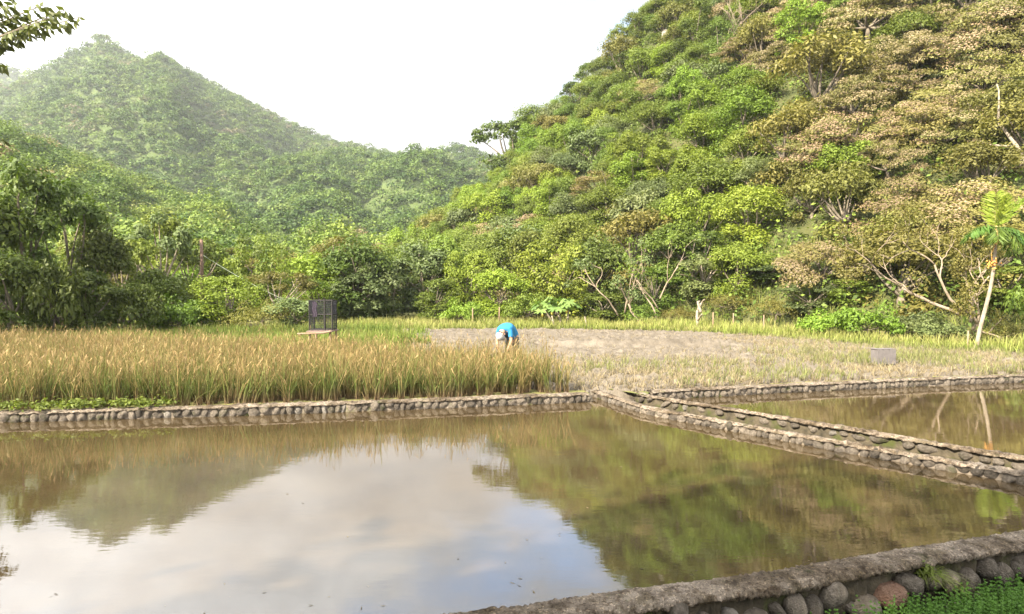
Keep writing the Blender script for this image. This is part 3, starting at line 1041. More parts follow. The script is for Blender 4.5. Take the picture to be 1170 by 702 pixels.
tag(obj('ground', mesh_np('ground', [(-1500, -300, -0.5), (1500, -300, -0.5), (1500, 1500, -0.5), (-1500, 1500, -0.5)], [(0, 1, 2, 3)], [M['mud']])), kind='structure')
fld = [(-1490, 9)] + [tuple(p + np.array([0, 0.12])) for p in WA] + [tuple(DA[0] + np.array([0.05, 0.0])), tuple(DB[1] + np.array([0, 0.1])), tuple(WB[0] + np.array([0, 0.1]))] + [tuple(p + np.array([0, 0.1])) for p in WB[1:]] + [(1490, 17.2), (1490, 1490), (-1490, 1490)]
poly_sheet('field', fld, -0.03, M['field'])
oa, ob = np.array([0.07, 0.06]), np.array([0.04, 0.05])
poly_sheet('water', [(-40, 14), (-40, -6), (-3, 2.2)] + [tuple(p + np.array([0.0, -0.12])) for p in NW[:-1]] + [(6.1, 5.8)] + [tuple(p + oa) for p in DA[4:0:-1]] + [(DA[1][0], 14)], -0.165, M['water'])
poly_sheet('water', [tuple(p + ob) for p in DB[1:]] + [(26, 3.2), (26, 18.5), (DB[1][0] + 0.04, 18.5)], -0.17, M['water'])
poly_sheet('channel_bed', [tuple(p) for p in DA] + [tuple(p) for p in DB[::-1]], -0.23, M['mud'])

# ploughed stubble field: rough sheet with clods and a low bund
xs, ys = np.arange(-9.5, 17, 0.11), np.arange(12.2, 35, 0.13)
X, Y = np.meshgrid(xs, ys)
Z = 0.02 + 0.035 * noise2(X, Y, 0.8, 3) + 0.04 * noise2(X, Y, 0.22, 4, 2) + 0.03 * RNG.normal(size=X.shape)
bl = 23.3 + 0.05 * X
bund = np.exp(-((Y - bl) / 0.28) ** 2) * np.clip((X - 1.2) / 0.5, 0, 1) * np.clip((8.6 - X) / 1.5, 0, 1)
Z += 0.23 * bund + 0.05 * noise2(X, Y, 0.4, 5) * bund
wy = np.interp(X, [-6, WA[3][0], WA[4][0], DB[1][0], WB[1][0], WB[2][0], WB[3][0], 19], [15, WA[3][1] + 1.5, WA[4][1] + 0.6, DB[1][1] + 0.55, WB[1][1] + 0.45, WB[2][1] + 0.45, WB[3][1] + 0.45, 17.8])
Z = np.where(Y < wy, -0.3, Z)
far = np.interp(CX + FPX * X / Y, [380, 585, 735, 870, 1000, 1170], [33.5, 34, 33, 29, 24, 21])
far = far + 0.7 * noise2(X, Y, 1.3, 6)
Z = np.where(Y > far, Z - 0.14, Z)
uf = CX + FPX * X / Y
Z = Z - 0.14 * np.clip((452 + 42 * noise2(X, Y, 1.6, 7) + 25 * noise2(X, Y, 0.5, 2) - uf) / 22, 0, 1)
i = np.arange(X.size).reshape(X.shape)
F = np.stack([i[:-1, :-1], i[:-1, 1:], i[1:, 1:], i[1:, :-1]], axis=-1).reshape(-1, 4)
tag(obj('stubble_field', mesh_np('stubble_field', np.stack([X, Y, Z], -1).reshape(-1, 3), F, [M['soil']], smooth=True)), kind='structure')


# ------------------------------------------------------------------ blades
def blades(P, H, W, lean, rng, tint, segs=3, droop=0.5, val=None):
    """curved blades: P base points, H heights, W widths, lean xy offset vector per blade"""
    n = len(P)
    W = np.broadcast_to(W, (n,))
    az = rng.uniform(0, 2 * math.pi, n)
    side = np.stack([np.cos(az), np.sin(az), np.zeros(n)], -1)
    rows, hs = [], []
    for k in range(segs + 1):
        t = k / segs
        off = lean * (t ** 1.6)[..., None] if np.ndim(t) else lean * t ** 1.6
        z = H * (t - droop * 0.5 * t ** 3 * np.clip(np.linalg.norm(lean, axis=1) / (H + 1e-6), 0, 1))
        c = P + np.concatenate([off, z[:, None]], axis=1)
        w = (W * (1 - 0.85 * t ** 1.5))[:, None] * side * 0.5
        rows += [c - w, c + w]
        hs += [np.full(n, t)] * 2
    V = np.stack(rows, axis=1).reshape(-1, 3)
    k = 2 * (segs + 1)
    b = np.arange(n)[:, None] * k
    F = np.concatenate([np.concatenate([b + 2 * j, b + 2 * j + 1, b + 2 * j + 3, b + 2 * j + 2], axis=1) for j in range(segs)])
    if val is None:
        val = rng.random(n)
    return V, F, {'h': np.stack(hs, axis=1).ravel(), 'tint': np.repeat(tint, k), 'val': np.repeat(val, k)}


rr = np.random.default_rng(44)
# rice
gx, gy = np.meshgrid(np.arange(-17.5, 1.6, 0.19), np.arange(9.2, 22.5, 0.21))
gx = (gx + rr.uniform(-0.06, 0.06, gx.shape)).ravel()
gy = (gy + rr.uniform(-0.06, 0.06, gy.shape)).ravel()
gu = CX + FPX * gx / gy
wfront = np.interp(gx, [p[0] for p in WA], [p[1] for p in WA]) + 0.42 + 0.08 * noise2(gx, gy, 1.2, 2)
wback = np.interp(gu, [-100, 0, 200, 330, 450, 520, 600, 655], [22, 21, 19.5, 18, 16.9, 16.5, 15.4, 13.5])
ok = (gy > wfront) & (gy < wback) & (gx < 1.0 + 0.28 * noise2(gy, gx, 0.7, 1) - 0.35 * (rr.random(len(gx)) < 0.4)) & (gu > -70)
gx, gy = gx[ok], gy[ok]
n = 30
bx = np.repeat(gx, n) + rr.normal(size=len(gx) * n) * 0.035
by = np.repeat(gy, n) + rr.normal(size=len(gx) * n) * 0.035
hc = np.repeat(0.74 + 0.09 * rr.normal(size=len(gx)) + 0.07 * noise2(gx, gy, 2.5, 6), n)
H = hc * rr.uniform(0.55, 1.22, len(bx))
ln = rr.normal(size=(len(bx), 2)) * 0.15 + np.repeat(rr.normal(size=(len(gx), 2)) * 0.07, n, axis=0) + np.array([0.03, -0.01])
patch = np.repeat(np.clip(0.5 + 0.4 * noise2(gx, gy, 1.6, 7), 0, 1), n)
front = np.repeat(np.clip((gy - np.interp(gx, [p[0] for p in WA], [p[1] for p in WA]) - 0.3) / 1.2, 0, 1), n)
cl = np.repeat(rr.normal(size=len(gx)) * 0.22, n)
tint = np.clip((rr.random(len(bx)) < (0.12 + 0.40 * patch + 0.28 * front + cl)) * rr.uniform(0.6, 1.0, len(bx)) + 0.1, 0, 1)
V, F, A = blades(np.stack([bx, by, np.full(len(bx), -0.03)], -1), H, 0.012 * rr.uniform(0.6, 1.5, len(bx)), ln, rr, tint, 3, 0.6)
# drooping grain heads: short arched strips from the top of one blade in four
hs_ = np.where(rr.random(len(bx)) < 0.22)[0]
tipp = np.stack([bx[hs_] + ln[hs_, 0], by[hs_] + ln[hs_, 1], H[hs_] * 0.93 - 0.03], -1)
az_ = rr.uniform(0, 6.28, len(hs_))
dv_ = np.stack([np.cos(az_), np.sin(az_)], -1) * rr.uniform(0.05, 0.12, (len(hs_), 1))
Vh, Fh, Ah = blades(tipp, -rr.uniform(0.05, 0.15, len(hs_)), 0.017 * rr.uniform(0.7, 1.3, len(hs_)), dv_, rr, np.ones(len(hs_)), 2, 0.0)
Ah['h'] = np.full(len(Vh), 0.9)
F = np.concatenate([F, np.concatenate([Fh + len(V)], axis=0)])
V = np.concatenate([V, Vh])
A = {k: np.concatenate([A[k], Ah[k]]) for k in A}
tag(obj('rice', mesh_np('rice', V, F, [M['rice']], A)), 'ripening golden rice plants with green lower leaves behind the stone wall', None, None, 'stuff')
print('rice blades', len(bx))

# grass at the field edge, beyond the bare soil, and around the rice
def grass_patch(name, mat, x0, x1, y0, y1, n, test, hmin, hmax, w, rng, tintf, label, per=5):
    x, y = rng.uniform(x0, x1, n), rng.uniform(y0, y1, n)
    u = CX + FPX * x / y
    ok = test(x, y, u) & (u > -60) & (u < 1230)
    x, y = np.repeat(x[ok], per), np.repeat(y[ok], per)
    x = x + rng.normal(size=len(x)) * 0.07
    y = y + rng.normal(size=len(x)) * 0.07
    z = np.maximum(hill_z(x, y), -0.03) - 0.02
    H = rng.uniform(hmin, hmax, len(x)) * (1 + 0.35 * noise2(x, y, 1.5, 9))
    ln = rng.normal(size=(len(x), 2)) * 0.12
    V, F, A = blades(np.stack([x, y, z], -1), H, w * rng.uniform(0.7, 1.4, len(x)), ln, rng, tintf(x, y, rng), 2, 0.5)
    o = obj(name, mesh_np(name, V, F, [M[mat]], A))
    return tag(o, label, None, None, 'stuff')


def edge_far(u):
    return np.interp(u, [-100, 380, 585, 735, 870, 1000, 1170], [26, 34, 34, 33, 28.5, 23.5, 20.5])


grass_patch('grass', 'grass', -26, 24, 17, 50, 26000,
            lambda x, y, u: (y > edge_far(u)) & (y < edge_far(u) + 13) & (u > 350), 0.22, 0.55, 0.035, rr,
            lambda x, y, g: np.clip(0.35 + 0.45 * noise2(x, y, 2.2, 3) + g.normal(size=len(x)) * 0.2, 0, 1), 'yellow-green grass strip between the bare soil and the trees')
grass_patch('grass', 'lush', -26, 0, 16.5, 33, 17000,
            lambda x, y, u: (y > np.interp(u, [-100, 0, 200, 330, 450, 520], [22, 21.3, 19.8, 18.2, 17.2, 17.0])) & (u < 440 + 55 * noise2(x, y, 1.5, 2)) & (y < 32), 0.22, 0.62, 0.03, rr,
            lambda x, y, g: np.clip(0.25 + 0.4 * noise2(x, y, 2.2, 4) + g.normal(size=len(x)) * 0.2, 0, 1), 'lush green grass behind the rice around the net cage')
# straw stubble and sprouting weeds over the harvested field
x, y = rr.uniform(-9.5, 21, 68000), rr.uniform(12.6, 34, 68000)
u = CX + FPX * x / y
wy2 = np.interp(x, [-6, WA[3][0], WA[4][0], DB[1][0], WB[1][0], WB[2][0], WB[3][0], 21], [15, WA[3][1] + 1.2, WA[4][1] + 0.5, DB[1][1] + 0.5, WB[1][1] + 0.35, WB[2][1] + 0.35, WB[3][1] + 0.35, 17.8])
green = (np.clip((21.0 - y) / 6, 0, 1) * 0.5 + np.clip((u - 800) / 200, 0, 1) * 0.5) * np.clip(0.75 + 0.9 * noise2(x, y, 2.0, 3), 0, 1.8)
dens = np.clip(0.65 + 0.6 * noise2(x, y, 1.6, 5), 0.12, 1) * np.clip(0.10 + 0.9 * np.clip((20.5 - y) / 5, 0, 1) + np.clip((u - 780) / 150, 0, 1) * 0.8, 0, 1)
ricezone = (y < np.interp(u, [300, 450, 520, 600, 660], [18.2, 17.1, 16.1, 15.0, 13.4])) & (u < 662)
ok = (y > wy2) & (y < edge_far(u) + 1) & (u > 330) & (u < 1225) & (rr.random(len(x)) < dens) & ~ricezone
x, y, green = x[ok], y[ok], green[ok]
per = 5
gg = (rr.random(len(x)) < green) * 1.0
x, y, gg = np.repeat(x, per) + rr.normal(size=len(x) * per) * 0.05, np.repeat(y, per) + rr.normal(size=len(x) * per) * 0.05, np.repeat(gg, per)
H = np.where(gg > 0.5, rr.uniform(0.10, 0.32, len(x)), rr.uniform(0.05, 0.20, len(x)))
V, F, A = blades(np.stack([x, y, np.full(len(x), -0.01)], -1), H, 0.016 * rr.uniform(0.7, 1.4, len(x)), rr.normal(size=(len(x), 2)) * 0.07, rr, np.clip(gg * rr.uniform(0.5, 1, len(x)), 0, 1), 2, 0.5)
tag(obj('stubble', mesh_np('stubble', V, F, [M['stubble']], A)), 'dry straw stubble mixed with green weeds on the harvested field', None, None, 'stuff')

# low weeds spilling over the far wall at the picture's edge
x = np.concatenate([rr.normal(-7.3, 0.45, 110), rr.normal(-6.3, 0.25, 40), rr.normal(-8.6, 0.3, 40)])
y = np.interp(x, [p[0] for p in WA], [p[1] for p in WA]) + rr.uniform(0.02, 0.42, len(x))
P, N, ci = clump_points(np.stack([x, y, np.full(len(x), 0.06)], -1), 0.09 * rr.uniform(0.5, 1.5, (len(x), 1)) * np.ones(3), 9, rr)
V, F, tv = leaves_np(P, N, 0.07, 0.035, rr, rr.random(len(P)))
tag(obj('weeds', mesh_np('weeds', V, F, [M['weed']], {'tint': tv})), 'low bright green weeds on top of the far stone wall', None, None, 'stuff')


# ------------------------------------------------------------------ stone walls
def resample(pts, step):
    pts = np.array([np.asarray(p, float)[:2] for p in pts])
    d = np.concatenate([[0], np.cumsum(np.linalg.norm(np.diff(pts, axis=0), axis=1))])
    s = np.linspace(0, d[-1], max(2, int(d[-1] / step)))
    out = np.stack([np.interp(s, d, pts[:, 0]), np.interp(s, d, pts[:, 1])], -1)
    k = 5
    pad = np.concatenate([out[:1].repeat(k, 0), out, out[-1:].repeat(k, 0)])
    return np.stack([np.convolve(pad[:, j], np.ones(2 * k + 1) / (2 * k + 1), 'valid') for j in (0, 1)], -1)


STONES = [rock_mesh('stone', 'stone', rs, 3, 0.22) for _ in range(9)]
STONES_P = [rock_mesh('stone', 'stone_pale', rs, 3, 0.22) for _ in range(2)]
STONE_PINK = rock_mesh('stone', 'stone_pink', rs, 3, 0.15)


def sweep(C, Nrm, profile, rng, jit, seed):
    """closed profile [(offset along Nrm, z)] swept along C with smooth noise"""
    n, k = len(C), len(profile)
    V = np.zeros((n, k, 3))
    for j, (o, z) in enumerate(profile):
        w = jit * noise2(C[:, 0] * 1.0 + j * 1.7, C[:, 1] + j * 0.9, 0.45, seed + j % 3) + jit * 0.7 * rng.normal(size=n)
        w2 = jit * 0.8 * noise2(C[:, 0] + j * 2.1, C[:, 1] - j, 0.6, seed + 2) + jit * 0.4 * rng.normal(size=n)
        V[:, j, :2] = C + Nrm * (o + w)[:, None]
        V[:, j, 2] = z + w2
    idx = np.arange(n * k).reshape(n, k)
    F = []
    for j in range(k):
        j2 = (j + 1) % k
        F.append(np.stack([idx[:-1, j], idx[:-1, j2], idx[1:, j2], idx[1:, j]], -1))
    F = np.concatenate(F)
    return V.reshape(-1, 3), F


def wall(label, pts, width, side, zt, thick, zb, rng, stone_w, rows, limit=100, near=False, both=False, core='mortar_dry', gap=(0.86, 1.0)):
    """pts: front edge of the top; side +1: the body lies to the left of the walking direction"""
    C = resample(pts, 0.02 if near else 0.045)
    T = unit(np.gradient(C, axis=0))
    Nn = np.stack([-T[:, 1], T[:, 0]], -1) * side
    mid = np.array([*C[len(C) // 2], 0.0])
    root = empty('stone_wall', (mid[0], mid[1], zb))
    tag(root, label, 'wall')
    Cl = C - mid[:2]
    prof = [(0.0, zt - thick), (-0.012, zt - thick * 0.45), (0.02, zt - 0.008), (width * 0.25, zt + 0.006), (width * 0.5, zt + 0.012), (width * 0.75, zt + 0.006), (width - 0.02, zt - 0.01), (width + 0.01, zt - thick * 0.5), (width, zt - thick)]
    if near:
        prof = [(0.0, zt - thick), (-0.012, zt - thick * 0.6), (-0.008, zt - 0.025), (0.008, zt - 0.006)] + [(width * q, zt + 0.010 * math.sin(math.pi * q)) for q in np.linspace(0.1, 0.9, 10)] + [(width - 0.01, zt - 0.01), (width + 0.008, zt - 0.03), (width, zt - thick)]
    V, F = sweep(Cl, Nn, prof, rng, 0.017 if not near else 0.0085, 3)
    V[:, 2] -= zb
    obj('coping', mesh_np('coping', V, F, [M['concrete']], smooth=True), root)
    d0 = 0.03
    prof = [(d0, zb), (d0, (zb + zt - thick) * 0.5), (d0 + 0.01, zt - thick + 0.015), (width - d0, zt - thick + 0.015), (width - d0, (zb + zt) * 0.5), (width - d0, zb)]
    V, F = sweep(Cl, Nn, prof, rng, 0.012, 5)
    V[:, 2] -= zb
    obj('mortar_core', mesh_np('mortar_core', V, F, [M[core]], smooth=True), root)
    # stones
    ds = np.concatenate([[0], np.cumsum(np.linalg.norm(np.diff(C, axis=0), axis=1))])
    made = 0
    for face in ((0, 1) if both else (0,)):
        for (zr, hh) in rows:
            s = rng.uniform(0, stone_w)
            while s < ds[-1] and made < limit:
                w = stone_w * (rng.uniform(0.5, 1.6) if near else rng.uniform(0.6, 1.3))
                sm = s + w / 2
                s += w * rng.uniform(*gap)
                px_, py_ = np.interp(sm, ds, C[:, 0]), np.interp(sm, ds, C[:, 1])
                uu, vv = proj(np.array([px_, py_, zr]))
                if py_ < 1 or uu < -25 or uu > 1195 or vv > 725:
                    continue
                k = min(len(C) - 1, np.searchsorted(ds, sm))
                nn, tt = Nn[k], T[k]
                off = (0.025 if near else rng.uniform(0.03, 0.06)) if face == 0 else width - 0.025
                q = rng.random()
                pale = q < (0.03 if not near else 0.07)
                me = STONES_P[rng.integers(2)] if pale else STONES[rng.integers(len(STONES))]
                o = obj('stone', me, root)
                o.location = (px_ + nn[0] * off - mid[0], py_ + nn[1] * off - mid[1], zr - zb + rng.normal() * hh * (0.10 if not near else 0.17))
                o.rotation_euler = (rng.normal() * 0.25, rng.normal() * (0.25 if not near else 0.45), math.atan2(tt[1], tt[0]) + rng.normal() * 0.15)
                o.scale = (min(w, stone_w) * 0.45 if pale else w * 0.5, rng.uniform(0.05, 0.075) * (1.5 if near else 1), hh * 0.5 * rng.uniform(0.8, 1.2))
                if pale:
                    o['label'] = 'pale whitish stone'
                made += 1
    return root, mid


rw = np.random.default_rng(61)
wall('long stone wall with cement top along the golden rice paddy', WA, 0.27, 1, 0.0, 0.03, -0.32, rw, 0.165, [(-0.10, 0.17)])
wall('low stone wall with cement top on the near side of the mossy channel', DA, 0.16, 1, -0.04, 0.03, -0.32, rw, 0.16, [(-0.12, 0.14)])
wall('low mossy stone wall on the far side of the channel, beside the second pond', DB, 0.15, 1, -0.03, 0.035, -0.42, rw, 0.22, [(-0.13, 0.11)], core='mortar', gap=(1.0, 2.2))
wall('far stone wall of the second pond below the stubble field', WB, 0.24, 1, 0.0, 0.03, -0.32, rw, 0.165, [(-0.10, 0.16)])
# near wall: the water side is given, the stones face the camera
NWf = [np.asarray(p) + (np.array([0.085, -0.235])) for p in NW]
nroot, nmid = wall('foreground stone wall of big rounded stones under a cement top', NWf, 0.25, 1, 0.0, 0.055, -0.52, rw, 0.165, [(-0.185, 0.215), (-0.40, 0.15)], near=True, core='mortar', gap=(1.0, 1.35))
ch = [c for c in nroot.children if c.name.startswith('stone')]
best = min(ch, key=lambda c: np.hypot(*(np.array(proj(np.array(c.location) + np.array([nmid[0], nmid[1], -0.52]))) - np.array([1000, 657]))))
best.data = STONE_PINK
best.scale = (0.15, 0.12, 0.095)
best['label'] = 'pinkish orange rounded stone'

# grass tuft growing out of the foreground wall
p = gnd(1047, 640, -0.05)
t0 = empty('grass_tuft', (p[0], p[1] - 0.12, -0.12))
tag(t0, 'grass tuft with drooping blades growing out of the foreground stone wall', 'plant')
n = 90
H = rr.uniform(0.10, 0.26, n)
a = rr.uniform(0, 6.28, n)
ln = np.stack([np.cos(a) * 0.5 + 0.35, np.sin(a) * 0.4 - 0.55], -1) * rr.uniform(0.08, 0.32, (n, 1))
V, F, A = blades(rr.normal(size=(n, 3)) * np.array([0.035, 0.02, 0.01]), H * 0.7, 0.007, ln, rr, rr.random(n) * 0.5, 4, 2.4)
obj('blades', mesh_np('blades', V, F, [M['lush']], A), t0)
P, N, ci = clump_points(np.array([[-0.02, -0.02, 0.05], [0.03, -0.02, 0.0], [-0.05, 0, 0.0]]), np.full((3, 3), 0.06), 60, rr)
V, F, tv = leaves_np(P, N, 0.035, 0.02, rr, rr.random(len(P)))
obj('moss', mesh_np('moss', V, F, [M['weed']], {'tint': tv}), t0)

# feathery water plants at the bottom corner
bank = [tuple(p) for p in NWf] + [(7.6, -3), (-4, -3), (-4, 2)]
n = 12000
x, y = rr.uniform(1.2, 4.8, n), rr.uniform(3.3, 5.6, n)
lim = np.interp(x, [p[0] for p in NWf], [p[1] for p in NWf]) - 0.10
u_, v_ = proj(np.stack([x, y, np.full(n, -0.3)], -1))
edge = np.interp(u_, [900, 960, 1010, 1060, 1110, 1170, 1230], [730, 706, 692, 682, 668, 654, 640])
ok = (y < lim) & (v_ > edge) & (v_ < 770) & (u_ < 1240) & (u_ > 880)
x, y = x[ok], y[ok]
st, tt = [], []
for xx, yy in zip(x, y):
    h = rr.uniform(0.16, 0.32)
    top = np.array([rr.normal() * 0.03, rr.normal() * 0.03, h])
    nw = 9
    t = np.linspace(0.15, 1, nw)
    c = np.array([xx, yy, -0.47]) + t[:, None] * top
    k = 10
    ang = rr.uniform(0, 6.28, (nw, 1)) + np.arange(k)[None] * 2 * math.pi / k
    ln_ = (0.036 * (1.05 - 0.55 * t))[:, None]
    el = (0.3 + 0.7 * t)[:, None] + rr.normal(size=(nw, k)) * 0.15
    D = np.stack([np.cos(ang) * np.cos(el), np.sin(ang) * np.cos(el), np.sin(el)], -1)
    st.append(np.concatenate([(c[:, None, :] + D * ln_[..., None] * 0.5).reshape(-1, 3), D.reshape(-1, 3) * ln_[..., None].repeat(k, 1).reshape(-1, 1)], axis=1))
    tt.append(np.clip(rr.random(nw * k) * 0.5 + np.repeat(t, k) * 0.45, 0, 1))
S = np.concatenate(st)
TT = np.concatenate(tt)
Ln = np.linalg.norm(S[:, 3:], axis=1)
V, F, tv = leaves_np(S[:, :3], rr.normal(size=(len(S), 3)) + np.array([0, -0.4, 0.6]), Ln, np.full(len(S), 0.006), rr, TT, T=S[:, 3:])
tag(obj('water_plants', mesh_np('water_plants', V, F, [M['milfoil']], {'tint': tv})), 'feathery bright green water plants below the foreground wall', None, None, 'stuff')

# bits of straw and leaf lying on the pond
n = 130
x = rr.uniform(-4.5, 6.5, n)
y = np.where(rr.random(n) < 0.6, 4.3 + 0.2 * x + np.abs(rr.normal(size=n)) * 0.7, rr.uniform(4, 11, n))
V, F, tv = leaves_np(np.stack([x, y, np.full(n, -0.161)], -1), np.array([0, 0, 1.0]) + rr.normal(size=(n, 3)) * 0.12, rr.uniform(0.012, 0.06, n), rr.uniform(0.004, 0.016, n), rr, rr.random(n))
M['bits'] = leaf_mat('floating_bits', (0.03, 0.022, 0.012), (0.17, 0.13, 0.075), trans=0.1, vary=0)
tag(obj('debris', mesh_np('debris', V, F, [M['bits']], {'tint': tv})), 'tiny bits of straw and leaf floating on the pond', None, None, 'stuff')

# ------------------------------------------------------------------ palm
pb = gnd(1115, 401)
Yp = pb[1]
pts = np.array([at(1115, 401, Yp), at(1119.5, 375, Yp), at(1129.5, 340, Yp), at(1136, 305, Yp), at(1138, 272, Yp)]) - pb
root = empty('palm_tree', tuple(pb))
tag(root, 'slender palm with a pale leaning trunk and orange fruit at the field edge', 'palm')
tq = np.linspace(0, 1, 40)
cp = np.stack([np.interp(tq, np.linspace(0, 1, 5), pts[:, j]) for j in range(3)], -1)
cp[0, 2] = -0.1
k = 4
pad = np.concatenate([cp[:1].repeat(k, 0), cp, cp[-1:].repeat(k, 0)])
cp = np.stack([np.convolve(pad[:, j], np.ones(9) / 9, 'valid') for j in range(3)], -1)
rad = np.linspace(0.064, 0.044, 40) * (1 + 0.09 * (np.arange(40) % 2))
obj('trunk', MB().tube(cp, rad, 12).mesh('trunk', M['pale_bark'], True), root)
topp = cp[-1]
M['crownshaft'] = plain_mat('palm_crownshaft', (0.42, 0.27, 0.10), 0.5)
obj('crownshaft', MB().tube(topp + np.array([[0, 0, -0.12], [0.01, 0, 0.1], [0.02, 0, 0.3], [0.02, 0, 0.5]]), [0.055, 0.078, 0.065, 0.03], 10).mesh('crownshaft', M['crownshaft'], True), root)
ft = topp + np.array([0.02, 0, 0.42])
M['palm_leaf'] = leaf_mat('palm_leaflets', (0.045, 0.085, 0.014), (0.10, 0.165, 0.025), vary=0)
M['palm_leaf_new'] = leaf_mat('palm_leaflets_new', (0.13, 0.19, 0.02), (0.21, 0.27, 0.035), vary=0)
rp = np.random.default_rng(7)
FR = [((-0.10, -0.1, 1), 0.10, 1.15, True), ((0.55, -0.1, 0.95), 0.25, 1.2, True), ((0.15, -0.2, 1), 0.3, 1.05, True), ((-0.9, -0.2, 0.45), 0.9, 1.15, False), ((0.95, -0.1, 0.35), 1.1, 1.25, False), ((0.8, -0.6, 0.2), 1.3, 1.15, False), ((-0.5, -0.8, 0.3), 1.1, 1.0, False), ((0.4, -0.9, 0.1), 1.5, 1.1, False), ((0.5, 0.8, 0.4), 1.0, 1.2, False), ((-0.7, 0.7, 0.4), 1.0, 1.1, False), ((1.0, 0.3, -0.1), 1.3, 1.15, False)]
for (d, dr, ln_, new) in FR:
    d = unit(np.array(d, float))
    n = 26
    pp = [ft.copy()]
    dd = d.copy()
    for i in range(n):
        dd = unit(dd + np.array([0, 0, -dr / n * 1.5]))
        pp.append(pp[-1] + dd * ln_ / n)
    pp = np.array(pp)
    mb = MB().tube(pp, np.linspace(0.018, 0.004, n + 1), 5)
    fr = mb.mesh('frond', M['palm_leaf_new' if new else 'palm_leaf'])
    fo = obj('frond', fr, root)
    Tn = unit(np.gradient(pp, axis=0))
    P, N, T, L = [], [], [], []
    for i in range(3, n + 1):
        for j in (0, 0.5):
            c = pp[i] - Tn[i] * ln_ / n * j
            b = unit(np.cross(Tn[i], np.array([0, 0, 1.0]) + 0.01))
            for sgn in (-1, 1):
                dirv = unit(b * sgn * 0.8 + Tn[i] * 0.65 + np.array([0, 0, -0.15 - 0.35 * (not new)]) + rp.normal(size=3) * 0.12)
                l_ = 0.56 * math.sin(math.pi * (0.12 + 0.8 * i / n)) ** 0.7
                P.append(c + dirv * l_ / 2); T.append(dirv); L.append(l_)
                N.append(np.cross(dirv, Tn[i]) * sgn + rp.normal(size=3) * 0.2)
    V, F, tv = leaves_np(np.array(P), np.array(N), np.array(L), np.full(len(P), 0.045), rp, rp.random(len(P)), T=np.array(T))
    obj('leaflets', mesh_np('leaflets', V, F, [M['palm_leaf_new' if new else 'palm_leaf']], {'tint': tv}), fo)
M['fruit'] = plain_mat('orange_fruit', (0.48, 0.24, 0.06), 0.45)
fc = at(1133, 301, Yp) - pb + np.array([-0.05, -0.1, 0])
mb = MB()
mb.tube(np.array([topp + np.array([-0.05, -0.06, -0.1]), (topp + fc) / 2 + np.array([-0.12, -0.05, -0.05]), fc]), 0.014, 5)
for i in range(34):
    c = fc + rp.normal(size=3) * np.array([0.10, 0.07, 0.08])
    mb.tube(np.array([c + np.array([0, 0, 0.03]), c + np.array([0, 0, 0.022]), c, c - np.array([0, 0, 0.022]), c - np.array([0, 0, 0.03])]), [0.006, 0.02, 0.026, 0.02, 0.006], 6)
obj('fruit_cluster', mb.mesh('fruit_cluster', M['fruit'], True), root)

# ------------------------------------------------------------------ papaya plant
b = gnd(640, 374)
b = np.array([(640 - CX) / FPX * 37.0, 37.0, 0.0])
root = empty('papaya_plant', tuple(b))
tag(root, 'broad papaya plant with big drooping lobed leaves at the grass edge', 'plant')
mb = MB()
stems = [((0.1, 0, 0), (-0.25, 0, 1.0)), ((0.35, 0.1, 0), (0.45, 0, 1.05)), ((-0.3, 0.1, 0), (-0.9, 0, 0.9))]
tops = []
for a_, c_ in stems:
    a_, c_ = np.array(a_), np.array(c_)
    mb.tube(bez(a_, (a_ + c_) / 2 + np.array([0.08, 0, 0]), c_), np.linspace(0.07, 0.045, 7), 8)
    tops.append(c_)
obj('trunk', mb.mesh('trunk', M['pale_bark'], True), root)
M['papaya'] = leaf_mat('papaya_leaves', (0.085, 0.145, 0.035), (0.15, 0.225, 0.055), vary=0)
for c_ in tops:
    for i in range(10):
        a = i * 2.4 + rp.uniform(0, 0.5)
        el = rp.uniform(0.0, 1.0)
        d = np.array([math.cos(a) * math.cos(el), math.sin(a) * math.cos(el), math.sin(el)])
        e = c_ + d * rp.uniform(0.45, 0.75)
        lf = MB().tube(bez(c_, c_ + d * 0.4 + np.array([0, 0, 0.12]), e, 5), 0.012, 5)
        V = [e]
        outw = unit(np.array([d[0], d[1], -0.55]))
        sidev = unit(np.cross(outw, np.array([0, 0, 1.0])))
        m_ = 22
        for q in range(m_):
            an = -2.5 + 5.0 * q / (m_ - 1)
            rr_ = (0.42 if q % 3 != 1 else 0.22) * (1 - 0.25 * abs(an) / 2.5)
            V.append(e + outw * math.cos(an) * rr_ + sidev * math.sin(an) * rr_ + np.array([0, 0, 0.04 * math.cos(3 * an) - 0.1 * rr_]))
        lf.add(V, [(0, q, q + 1) for q in range(1, m_)])
        me = lf.mesh('leaf', M['papaya'])
        at_ = me.attributes.new('tint', 'FLOAT', 'POINT')
        at_.data.foreach_set('value', np.full(len(me.vertices), rp.random(), dtype=np.float32))
        obj('leaf', me, root)
M['yfruit'] = plain_mat('yellow_fruit', (0.62, 0.50, 0.10), 0.5)
for q, c in enumerate([(-0.45, -0.12, 0.75), (0.35, -0.1, 0.85), (-1.0, -0.1, 0.62)]):
    c = np.array(c)
    zz = np.linspace(-1, 1, 7)
    obj('fruit', MB().tube(np.stack([np.full(7, c[0]), np.full(7, c[1]), c[2] + zz * 0.11], -1), 0.07 * np.sqrt(np.clip(1 - zz ** 2, 0.02, 1)), 9).mesh('fruit', M['yfruit'], True), root)

